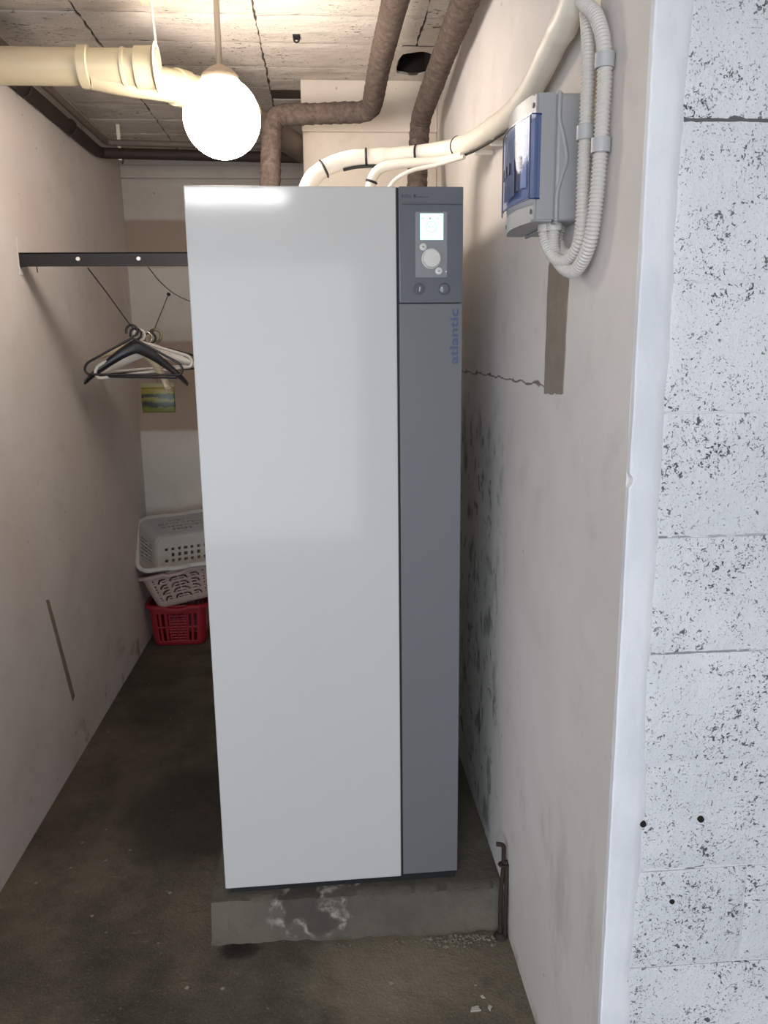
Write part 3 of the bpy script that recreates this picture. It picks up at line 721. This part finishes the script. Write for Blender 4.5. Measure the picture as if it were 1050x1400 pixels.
# recess with breakers behind the door
def bulge(y, d=0.0): t_ = (Y1 - y) / (Y1 - Y0); return 0.038 - 0.016 * math.sin(PI * t_) - d
def shell(name, ya, yb, za, zb, d, mat, parent, th=0.0012, wrap=0.0):
    out = [(bulge(ya, d) + 0.012 * (wrap > 0), ya)] if wrap else []
    ys = [ya + (yb - ya) * k / 14 for k in range(15)]
    outer = ([(bulge(ya) + wrap, ya - 0.002)] if wrap else []) + [(bulge(y, d), y - (0.002 if y == ya and wrap else 0)) for y in ys]
    inner = [(x + th, y + (0.0012 if wrap else 0)) for x, y in outer[::-1]]
    o = prism(name, outer + inner, zb - za, mat, parent, Matrix.Translation((0, 0, za))); return auto_smooth(o, 35)
M_NAVY = simple('grey_recess', (150, 150, 156), 0.5)
shell('recess', Y0 + 0.004, Y1 - 0.01, 1.862, 1.988, 0.0008, M_NAVY, BX)
M_BREAK = simple('breaker_white', (228, 224, 220), 0.4); M_BRK2 = simple('breaker_dark', (44, 42, 46), 0.4); M_ORG = simple('label_brown', (150, 120, 100), 0.5)
for k in range(5):
    y = -0.485 + 0.030 * k
    b_ = box('breaker', (bulge(y + 0.009, 0.005), y, 1.88), (bulge(y + 0.009) + 0.006, y + 0.018, 1.97), M_BREAK if k != 1 else M_ORG, BX, 0.001)
    box('lever', (bulge(y + 0.009, 0.009), y + 0.004, 1.915), (bulge(y + 0.009, 0.005), y + 0.014, 1.935), M_BRK2, b_)
t = NT('blue_clear_plastic')
t.done(lin((70, 96, 160)), 0.06)
tr = t.n('ShaderNodeBsdfTransparent', None, Color=lin((232, 238, 250)))
mx = t.n('ShaderNodeMixShader', None, i0=0.10, i1=tr.outputs[0], i2=t.b.outputs[0])
t.t.links.new(mx.outputs[0], t.t.nodes['Material Output'].inputs[0]); M_BLUE = t.m
dr = shell('door', Y0 - 0.001, Y1 - 0.004, 1.855, 1.995, 0.010, M_BLUE, BX, 0.0018, 0.006); part(dr, 'blue see-through plastic door')
M_NAVYE = simple('deep_blue_edge', (36, 50, 104), 0.25)
for z in (1.8545, 1.9935): shell('door_edge', Y0 - 0.001, Y1 - 0.004, z, z + 0.002, 0.0105, M_NAVYE, dr, 0.0022, 0.006)
for y in (Y0 + 0.003, Y1 - 0.008): box('door_edge', (bulge(y, 0.0108), y - 0.0035, 1.856), (bulge(y, 0.0088), y + 0.0012, 1.994), M_NAVYE, dr)
box('busbar_window', (bulge(-0.41, 0.0060), -0.452, 1.872), (bulge(-0.41, 0.0050), -0.372, 1.978), M_BRK2, BX)
for z in (Z0 + 0.018, Z1 - 0.018):
    lathe('screw', [(0.0045, 0), (0.0045, 0.0012), (0, 0.0014)], M_SCREW, BX, Matrix.Translation((bulge(Y0 + 0.014), Y0 + 0.014, z)) @ Matrix.Rotation(-PI / 2, 4, 'Y'), 14)
    lathe('screw', [(0.0045, 0), (0.0045, 0.0012), (0, 0.0014)], M_SCREW, BX, Matrix.Translation((bulge(Y1 - 0.014), Y1 - 0.014, z)) @ Matrix.Rotation(-PI / 2, 4, 'Y'), 14)

M_COND = simple('pale_conduit', (196, 191, 185), 0.45, var=0.04)
M_CLIP = simple('grey_clip', (168, 168, 168), 0.45)
def conduit(pts, r, label, clips, pitch=0.0062):
    t_ = thing('corrugated_conduit', label, 'conduit', group=None)
    path = resample(catmull(pts, 14), pitch / 6)
    tube('hose', path, r, M_COND, t_, 14, lambda s, a: r * (1 + 0.11 * math.sin(2 * PI * s / pitch)))
    for z in clips:
        q = min(path[len(path) // 3:], key=lambda v: abs(v.z - z)); h = 0.011
        ring = [(r + 0.001, -h), (r + 0.0042, -h), (r + 0.0042, h), (r + 0.001, h)]
        lathe('clip', ring + [ring[0]], M_CLIP, t_, Matrix.Translation(q), 20)
    a = path[0]
    lathe('gland', [(r * 0.9, -0.006), (r * 1.3, -0.006), (r * 1.3, 0.012), (r * 0.9, 0.012)], M_COND, t_, Matrix.Translation((a.x, a.y, a.z - 0.010)), 20)
    return t_
conduit([(0.085, -0.483, 1.822), (0.085, -0.485, 1.775), (0.092, -0.515, 1.742), (0.099, -0.575, 1.728), (0.104, -0.630, 1.765), (0.106, -0.652, 1.84), (0.107, -0.658, 1.93), (0.107, -0.658, 2.04), (0.102, -0.630, 2.105), (0.093, -0.580, 2.150), (0.085, -0.545, 2.21), (0.10, -0.545, 2.35), (0.105, -0.545, ZC - 0.002)], 0.0112,
        'longer outer corrugated conduit looping deepest below the breaker box', (1.912, 2.035))
conduit([(0.100, -0.455, 1.822), (0.100, -0.462, 1.785), (0.104, -0.500, 1.762), (0.104, -0.560, 1.764), (0.100, -0.596, 1.80), (0.097, -0.606, 1.87), (0.097, -0.608, 1.95), (0.098, -0.606, 2.04), (0.100, -0.590, 2.10), (0.104, -0.560, 2.15), (0.105, -0.515, 2.22), (0.108, -0.51, 2.35), (0.108, -0.51, ZC - 0.002)], 0.0105,
        'inner corrugated conduit with the shorter loop below the breaker box', (1.912,))
conduit([(0.072, -0.47, 1.822), (0.072, -0.472, 1.79), (0.083, -0.500, 1.757), (0.094, -0.545, 1.748), (0.100, -0.590, 1.772), (0.102, -0.600, 1.82), (0.114, -0.590, 1.90), (0.114, -0.585, 1.96)], 0.0105, 'thinnest corrugated conduit tucked behind the other two at the breaker box', ())
tk = box('cable_trunking', (XR - 0.016, -0.583, 1.86), (XR, -0.560, ZC), M_CREAM, None, 0.002)
tag(tk, 'narrow cream cable trunking upright on the wall behind the conduits', 'trunking')

# ------------------------------------------------------------------ clothes rail, line and hangers
M_BLACKBAR = simple('black_painted_steel', (40, 39, 41), 0.6, 0.0, var=0.15, spec=0.25)
M_BOLT = simple('bright_bolt', (226, 224, 218), 0.3, 0.2)
CR = thing('wall_rail', 'flat black steel rail with two bolts sticking out from the left wall', 'rail', (XL, 0.883, 1.901))
box('bar', (0.003, -0.004, -0.0225), (0.92, 0.004, 0.0225), M_BLACKBAR, CR, 0.001)
box('flange', (0.003, -0.004, 0.0185), (0.92, 0.036, 0.0225), M_BLACKBAR, CR)
box('wall_plate', (0, -0.006, -0.05), (0.003, 0.045, 0.07), M_LEFT, CR, 0.001)
for x in (0.197, 0.398, 0.62): lathe('bolt', [(0, 0.006), (0.005, 0.0055), (0.007, 0.003), (0.0075, 0)], M_BOLT, CR, Matrix.Translation((x, -0.004, 0.001)) @ Matrix.Rotation(PI / 2, 4, 'X'), 16)
tube('pin', [(0.058, 0, -0.022), (0.058, 0, -0.042)], 0.002, M_BLACKBAR, CR, 6)
M_WIRE = simple('grey_wire', (82, 76, 72), 0.45, 0.5)
WP = [(-1.135, 0.883, 1.873), (-1.120, 1.05, 1.800), (-1.100, 1.29, 1.692), (-1.094, 1.42, 1.672), (-1.086, 1.60, 1.668), (-1.105, 1.85, 1.730), (-1.158, 2.44, 1.884)]
LN = thing('clothes_line', 'sagging grey wire from the black rail to the back wall, holding the hangers', 'wire')
tube('wire', catmull(WP, 6), 0.0022, M_WIRE, LN, 6)
lathe('wall_hook', [(0, 0.0), (0.009, 0.0), (0.009, 0.012), (0.005, 0.02), (0, 0.022)], M_BLACKBAR, LN, Matrix.Translation((-1.158, YB, 1.884)) @ Matrix.Rotation(PI / 2, 4, 'X'), 14)
tag(tube('loose_wire', catmull([(-0.934, 0.883, 1.876), (-0.935, 1.10, 1.84), (-0.93, 1.40, 1.812), (-0.90, 1.70, 1.80), (-0.82, 2.0, 1.82), (-0.7, 2.44, 1.87)], 6), 0.0018, M_WIRE, None, 6), 'loose thin wire curving from the rail away behind the white cabinet', 'wire')

M_HB = simple('black_hanger_plastic', (30, 28, 32), 0.35, var=0.1)
M_HW = simple('white_hanger_plastic', (226, 220, 212), 0.4, var=0.04)
M_HWD = simple('pale_wood', (206, 190, 160), 0.5, var=0.15, vscale=40)
M_STEEL = simple('hook_steel', (200, 196, 190), 0.25, 0.9)
def wire_z(y):
    P = catmull(WP, 20)
    q = min(P, key=lambda v: abs(v.y - y)); return q
def hook(parent, mat, r=0.021, wr=0.0028, neck=0.035):
    # hook hangs on the wire at the local origin
    pts = [(-r * 1.02, 0, -r - 0.012)] + [(r * math.cos(a), 0, r * math.sin(a) - r + 0.0) for a in [PI - (1.45 * PI) * k / 16 for k in range(17)]] + [(0, 0, -2 * r - 0.006), (0, 0, -2 * r - neck)]
    tube('hook', catmull(pts, 3), wr, mat, parent, 8); return -2 * r - neck
def hang(name, y, yaw, roll, label, dx=0.0):
    q = wire_z(y)
    return thing(name, label, 'hanger', (q.x + dx, q.y, q.z + 0.0055), (0, roll, yaw), 'coat hangers on the sagging wire')
def tube_hanger(y, yaw, roll, mat, label, w_=0.385, h_=0.14, r=0.0048):
    t_ = hang('tube_hanger', y, yaw, roll, label); z = hook(t_, mat, 0.022, 0.0045, 0.010)
    pts = [(0, 0, z + 0.004), (w_ / 2 - 0.012, 0, z - h_ + 0.045), (w_ / 2, 0, z - h_ + 0.02), (w_ / 2 - 0.012, 0, z - h_), (-w_ / 2 + 0.012, 0, z - h_), (-w_ / 2, 0, z - h_ + 0.02), (-w_ / 2 + 0.012, 0, z - h_ + 0.045), (0, 0, z + 0.004)]
    tube('frame', round_path(pts, 0.014, 5), r, mat, t_, 9); return t_
def broad_hanger(y, yaw, roll, mat, label, w_=0.41, h_=0.115, bar=True, hookmat=None, thick=1.0):
    t_ = hang('broad_hanger', y, yaw, roll, label); z = hook(t_, hookmat or mat, 0.022, 0.0026 if hookmat else 0.0045, 0.016)
    # shoulder arms: an arched, flaring body
    V = []; Fc = []; n = 28; sg = 10
    for i in range(n + 1):
        u = -1 + 2 * i / n; x = u * w_ / 2; a = abs(u)
        zc = z - 0.010 - h_ * (a ** 1.25) * 0.92 - 0.012 * max(0, a - 0.9) * 10 * 0.4
        hh = (0.017 * (1 - a) + 0.012) * (1 if a < 0.97 else 0.75); yy = (0.006 + 0.016 * a ** 1.6) * thick
        for k in range(sg):
            b = 2 * PI * k / sg; V.append((x, math.sin(b) * yy - 0.02 * a * a, zc + math.cos(b) * hh))
    for i in range(n):
        for k in range(sg): Fc.append((i * sg + k, i * sg + (k + 1) % sg, (i + 1) * sg + (k + 1) % sg, (i + 1) * sg + k))
    Fc += [tuple(range(sg))[::-1], tuple(n * sg + k for k in range(sg))]
    bm = bmesh.new(); vs = [bm.verts.new(v) for v in V]
    for f in Fc: bm.faces.new([vs[i] for i in f])
    auto_smooth(bm_obj('shoulders', bm, mat, t_), 50)
    if bar: tube('trouser_bar', [(-w_ * 0.40, -0.012, z - h_ * 0.86), (w_ * 0.40, -0.012, z - h_ * 0.86)], 0.0045, mat, t_, 8)
    return t_
tube_hanger(1.300, 0.05, 0.02, M_HB, 'black tube coat hanger, frontmost on the sagging wire')
broad_hanger(1.345, -0.03, 0.03, M_HB, 'black broad-shouldered coat hanger, second from the front on the wire', 0.41, 0.155)
tube_hanger(1.395, 0.40, -0.10, M_HW, 'white tube coat hanger turned askew behind the black ones', 0.40, 0.12, 0.0065)
broad_hanger(1.450, -0.62, 0.30, M_HWD, 'pale wooden coat hanger hanging tilted behind the black ones', 0.42, 0.11, False, M_STEEL, 0.8)
broad_hanger(1.500, 0.18, -0.06, M_HW, 'white broad-shouldered coat hanger near the back of the bunch', 0.42, 0.105, True, M_STEEL, 0.7)
tube_hanger(1.555, 0.28, -0.05, M_HB, 'rearmost black coat hanger sticking out towards the white cabinet', 0.44, 0.11)
# coil of brass wire hung behind the hangers
M_BRASS = simple('dull_brass', (150, 142, 112), 0.35, 0.7, var=0.2)
q = wire_z(1.66)
CO = thing('wire_coil', 'small brass-coloured wire coil hanging behind the coat hangers', 'coil', (q.x + 0.004, 1.66, q.z - 0.022))
for k in range(4):
    rr = 0.030 - 0.0035 * (k % 3)
    tube('turn', [(rr * math.cos(a), -0.006 + 0.004 * k + 0.002 * math.sin(3 * a), rr * math.sin(a)) for a in [2 * PI * j / 30 for j in range(30)]], 0.0028, M_BRASS, CO, 8, closed=True)
# packet
def packet_mat():
    t = NT('packet_print'); p = t.obj(); z = t.axis(2, p)
    n_ = t.noise(p, 28, 4)
    zz = t.math('ADD', z, t.math('MULTIPLY', t.math('SUBTRACT', n_, 0.5), 0.05))
    hill = t.mul(t.ss(zz, -0.035, -0.028), t.ss(zz, -0.002, -0.012))
    hill2 = t.mul(t.ss(zz, 0.006, 0.012), t.ss(zz, 0.033, 0.022))
    col = t.mix(t.ss(z, -0.05, 0.05), lin((92, 98, 34)), lin((128, 116, 44)))
    col = t.mix(t.math('MAXIMUM', hill, hill2), col, lin((36, 44, 24)))
    return t.done(col, 0.35)
M_PACK = packet_mat()
PK = thing('picture_packet', 'flat yellow and green printed packet hanging below the coat hangers', 'packet', (-1.077, 1.6, 1.379))
bm = bmesh.new(); box_bm(bm, (-0.072, -0.006, -0.055), (0.072, 0.006, 0.055), 0.003, 2); auto_smooth(bm_obj('packet', bm, M_PACK, PK), 50)
box('header_flap', (-0.072, -0.0015, 0.05), (0.072, 0.0015, 0.075), M_PACK, PK)
tube('hanging_string', [(0, 0, 0.07), (-0.004, -0.02, 0.17), (-0.006, -0.03, 0.285)], 0.0012, M_WIRE, PK, 6)

# ------------------------------------------------------------------ laundry baskets
def perim(a, b, r, n):
    """n points on a rounded rectangle: (x, y, side, s) with s the distance from the middle of that side"""
    segs = []; out = []
    lens = [2 * (a - r), PI * r / 2, 2 * (b - r), PI * r / 2] * 2; L_ = sum(lens)
    for k in range(n):
        s = L_ * k / n; i = 0
        while s > lens[i]: s -= lens[i]; i += 1
        if i == 0: out.append((-a + r + s, -b, 0, s - (a - r)))
        elif i == 1: t_ = s / r; out.append((a - r + r * math.sin(t_), -b + r - r * math.cos(t_), -1, 0))
        elif i == 2: out.append((a, -b + r + s, 1, s - (b - r)))
        elif i == 3: t_ = s / r; out.append((a - r + r * math.cos(t_), b - r + r * math.sin(t_), -1, 0))
        elif i == 4: out.append((a - r - s, b, 2, s - (a - r)))
        elif i == 5: t_ = s / r; out.append((-a + r - r * math.sin(t_), b - r + r * math.cos(t_), -1, 0))
        elif i == 6: out.append((-a, b - r - s, 3, s - (b - r)))
        else: t_ = s / r; out.append((-a + r - r * math.cos(t_), -b + r - r * math.sin(t_), -1, 0))
    return out
def basket(label, mat, a, b, h, taper, holes, M, cell=0.004, lip=0.02):
    t_ = thing('laundry_basket', label, 'basket'); t_.matrix_world = M
    P = perim(a, b, 0.045, int((4 * a + 4 * b - 0.08) / cell)); n = len(P); nv = int(h / cell); bm = bmesh.new(); G = []
    for j in range(nv + 1):
        z = h * j / nv; k = taper + (1 - taper) * (z / h) ** 0.8
        kk = k * (1 - 0.06 * max(0, 1 - z / 0.02) ** 2)
        G.append([bm.verts.new((x * kk, y * kk, z)) for x, y, sd, s in P])
    for j in range(nv):
        for i in range(n):
            sd, s = P[i][2], P[i][3]
            if sd >= 0 and holes(sd, s, h * (j + 0.5) / nv): continue
            bm.faces.new((G[j][i], G[j][(i + 1) % n], G[j + 1][(i + 1) % n], G[j + 1][i]))
    bmesh.ops.delete(bm, geom=[v for v in bm.verts if not v.link_faces], context='VERTS')
    for f in bm.faces: f.smooth = True
    me = bpy.data.meshes.new('shell'); bm.normal_update(); bm.to_mesh(me); bm.free(); me.materials.append(mat)
    o = link(bpy.data.objects.new('shell', me), t_); sm = o.modifiers.new('thick', 'SOLIDIFY'); sm.thickness = 0.0025; sm.offset = 0
    # floor of the basket
    fa, fb, fr = a * taper * 0.95, b * taper * 0.95, 0.040; nx_ = int(2 * fa / cell); ny_ = int(2 * fb / cell); bm = bmesh.new(); gv = {}
    def inside(x, y):
        dx, dy = abs(x) - (fa - fr), abs(y) - (fb - fr); return math.hypot(max(dx, 0), max(dy, 0)) <= fr
    def gvert(i, j):
        if (i, j) not in gv: gv[(i, j)] = bm.verts.new((-fa + 2 * fa * i / nx_, -fb + 2 * fb * j / ny_, 0.002))
        return gv[(i, j)]
    for i in range(nx_):
        for j in range(ny_):
            x, y = -fa + 2 * fa * (i + .5) / nx_, -fb + 2 * fb * (j + .5) / ny_
            if inside(x, y) and not holes(4, x, y): bm.faces.new((gvert(i, j), gvert(i + 1, j), gvert(i + 1, j + 1), gvert(i, j + 1)))
    o = bm_obj('base', bm, mat, t_); sm = o.modifiers.new('thick', 'SOLIDIFY'); sm.thickness = 0.003; sm.offset = 0
    # turned-down lip with handle dips
    V = []; Fc = []; Q = perim(a, b, 0.045, 120)
    for x, y, sd, s in Q:
        dip = 0.012 * max(0, 1 - (abs(s) / 0.06) ** 4) if sd in (0, 2) else 0
        nx_, ny_ = x / a, y / b; m = max(abs(nx_), abs(ny_)); d = Vector((x * (abs(nx_) > 0.85), y * (abs(ny_) > 0.75), 0)); d = d.normalized() if d.length else Vector((0, -1, 0))
        for off, dz in ((-0.002, -0.002), (-0.001, 0.003), (lip * 0.7, 0.004), (lip, 0.0), (lip * 1.02, -0.014), (lip * 0.85, -0.014), (lip * 0.8, -0.002)):
            V.append((x + d.x * off, y + d.y * off, h + dz - dip))
    for i in range(120):
        for k in range(7): Fc.append((i * 7 + k, ((i + 1) % 120) * 7 + k, ((i + 1) % 120) * 7 + (k + 1) % 7, i * 7 + (k + 1) % 7))
    bm = bmesh.new(); vs = [bm.verts.new(v) for v in V]
    for f in Fc: bm.faces.new([vs[i] for i in f])
    auto_smooth(bm_obj('rim', bm, mat, t_), 50)
    return t_
def red_holes(sd, s, z):
    if sd == 4: return False
    if not 0.03 < z < 0.185: return False
    half = 0.115 if sd in (0, 2) else 0.06
    if abs(s) > half: return False
    if 0.10 < z < 0.112: return False
    if sd in (0, 2) and abs(s) < 0.055: return (s % 0.011) < 0.006 and (z % 0.016) < 0.010
    return (s % 0.030) < 0.014
def arch_holes(sd, s, z):
    if sd == 4: return False
    half = 0.145 if sd in (0, 2) else 0.07
    if abs(s) > half or not 0.035 < z < 0.165: return False
    cw, ch = 0.066, 0.034
    k = math.floor(s / cw); u = (s - k * cw) - cw / 2; j = math.floor((z - 0.035) / ch); v = (z - 0.035) - j * ch
    u2 = u * (1 if s < 0 else -1) + cw * 0.28
    r = math.hypot(u2 - cw * 0.45, v * 1.15)
    if u2 < cw * 0.45: return 0.021 < r < 0.031 and v > 0.003 or (0.0 < r < 0.012 and 0.004 < v < 0.010)
    return u2 < cw * 0.72 and (0.019 < v < 0.027 or 0.004 < v < 0.010)
def dot_holes(sd, s, z):
    if sd == 4:
        c = round(s / 0.036); r = round(z / 0.034)
        if abs(c) > 3 or abs(r) > 1.6 or (abs(c) == 3 and r == 0): return False
        return abs(s - c * 0.036) < 0.0085 and abs(z - r * 0.034) < 0.0085
    if sd in (0, 2):
        if abs(s) > 0.125 or not 0.05 < z < 0.155: return False
        c = round(s / 0.025); r = round((z - 0.06) / 0.028)
        if abs(c) > 2 and r not in (1, 2): return False
        return abs(s - c * 0.025) < 0.0075 and abs(z - 0.06 - r * 0.028) < 0.0078
    return abs(s) < 0.07 and 0.04 < z < 0.165 and (s % 0.022) < 0.008 and (z % 0.045) < 0.034
M_RED = simple('red_plastic', (140, 30, 42), 0.4, var=0.06, local=True)
M_BEIGE = simple('beige_plastic', (172, 150, 142), 0.45, var=0.04, local=True)
M_BWHITE = simple('white_plastic', (184, 178, 172), 0.4, var=0.04, local=True)
basket('red slotted laundry basket at the bottom of the stack in the far corner', M_RED, 0.158, 0.115, 0.235, 0.86, red_holes, Matrix.Translation((-1.176, 2.292, 0.001)))
basket('beige laundry basket with arched slots, tilted on top of the red one', M_BEIGE, 0.195, 0.125, 0.195, 0.78, arch_holes,
       Matrix.Translation((-1.118, 2.255, 0.258)) @ Matrix.Rotation(-math.radians(12.5), 4, 'Y'))
basket('white laundry basket with square holes, topmost of the stack and tipped forward', M_BWHITE, 0.205, 0.145, 0.19, 0.80, dot_holes,
       Matrix.Translation((-1.135, 2.335, 0.487)) @ Matrix.Rotation(-math.radians(6), 4, 'Y') @ Matrix.Rotation(math.radians(53), 4, 'X'))

# ------------------------------------------------------------------ iron stub by the plinth, flakes, ceiling hook
M_IRON = simple('rusty_iron', (56, 44, 38), 0.8, 0.4, var=0.35, vscale=40, bump=0.5)
IR = thing('iron_stub', 'rusty bent iron rod strapped upright against the wall beside the plinth', 'rod', (0.105, -0.115, 0))
tube('rod', round_path([(-0.004, 0, 0.0), (-0.004, 0.004, 0.12), (0.006, 0.02, 0.21), (0.006, 0.022, 0.268), (-0.014, 0.024, 0.270)], 0.012, 5), 0.0062, M_IRON, IR, 10)
tube('rod', round_path([(0.009, -0.004, 0.0), (0.009, -0.004, 0.11), (0.013, 0.012, 0.205), (0.010, 0.018, 0.222)], 0.02, 5), 0.0058, M_IRON, IR, 10)
tube('binding', [(0.007 + 0.014 * math.cos(a), 0.016 + 0.010 * math.sin(a), 0.212) for a in [2 * PI * k / 20 for k in range(20)]], 0.0035, M_IRON, IR, 8, closed=True)
lathe('foot', [(0, 0.014), (0.012, 0.013), (0.019, 0.004), (0.021, 0)], M_IRON, IR, Matrix.Translation((-0.002, 0, 0)), 14)
M_FLAKE = simple('white_flake', (176, 174, 166), 0.8, bump=0.3)
def flake(x, y, s, rot, label):
    ol = ragged([(-s, -s * 0.45), (s * 0.8, -s * 0.6), (s, s * 0.3), (-s * 0.3, s * 0.55)], 3, s * 0.14)
    o = prism('plaster_flake', ol, 0.003, M_FLAKE, None, Matrix.Translation((x, y, 0.0002)) @ Matrix.Rotation(rot, 4, 'Z'))
    tag(o, label, 'flake', 'plaster flakes on the floor')
flake(-0.016, -0.352, 0.014, 0.3, 'larger white plaster flake on the floor in front of the plinth')
flake(0.022, -0.352, 0.008, 1.2, 'small white plaster flake on the floor nearest the right wall')
flake(0.012, -0.318, 0.006, 2.0, 'smallest white plaster flake on the floor in front of the plinth')
hk = thing('ceiling_hook', 'small black iron cleat on the ceiling right of the globe lamp', 'hook', (-0.404, 0.877, ZC))
box('plate', (-0.012, -0.02, -0.008), (0.012, 0.02, 0.001), M_BLACKBAR, hk, 0.001); tube('eye', [(0.008 * math.cos(a), 0, -0.014 + 0.008 * math.sin(a)) for a in [2 * PI * k / 14 for k in range(14)]], 0.003, M_BLACKBAR, hk, 6, closed=True)

# mortar crumbs swept against the foot of the plinth: too small and many to count
bm = bmesh.new(); rc = random.Random(3)
for k in range(420):
    x = 0.085 - abs(rc.gauss(0, 0.17)); x = max(-0.66, x); y = -0.094 - 0.014 * (x + 0.694) / 0.8 - abs(rc.gauss(0, 0.018)); sz = (0.0009 + 0.0036 * rc.random() ** 3) * (1.3 if x > -0.1 else 0.8)
    r_ = bmesh.ops.create_icosphere(bm, subdivisions=1, radius=sz, matrix=Matrix.Translation((x, y, sz * 0.45)) @ Matrix.Rotation(rc.random() * 6, 4, 'Z') @ Matrix.Diagonal((1, rc.uniform(0.5, 1), 0.6, 1)))
    for v in r_['verts']: v.co += Vector((rc.uniform(-1, 1), rc.uniform(-1, 1), rc.uniform(0, 1))) * sz * 0.25
M_CRUMB = simple('mortar_crumb', (122, 115, 102), 0.95, var=0.3, vscale=90)
o = bm_obj('mortar_crumbs', bm, M_CRUMB); o['kind'] = 'stuff'; tag(o, 'pale mortar crumbs scattered along the foot of the plinth', 'rubble')
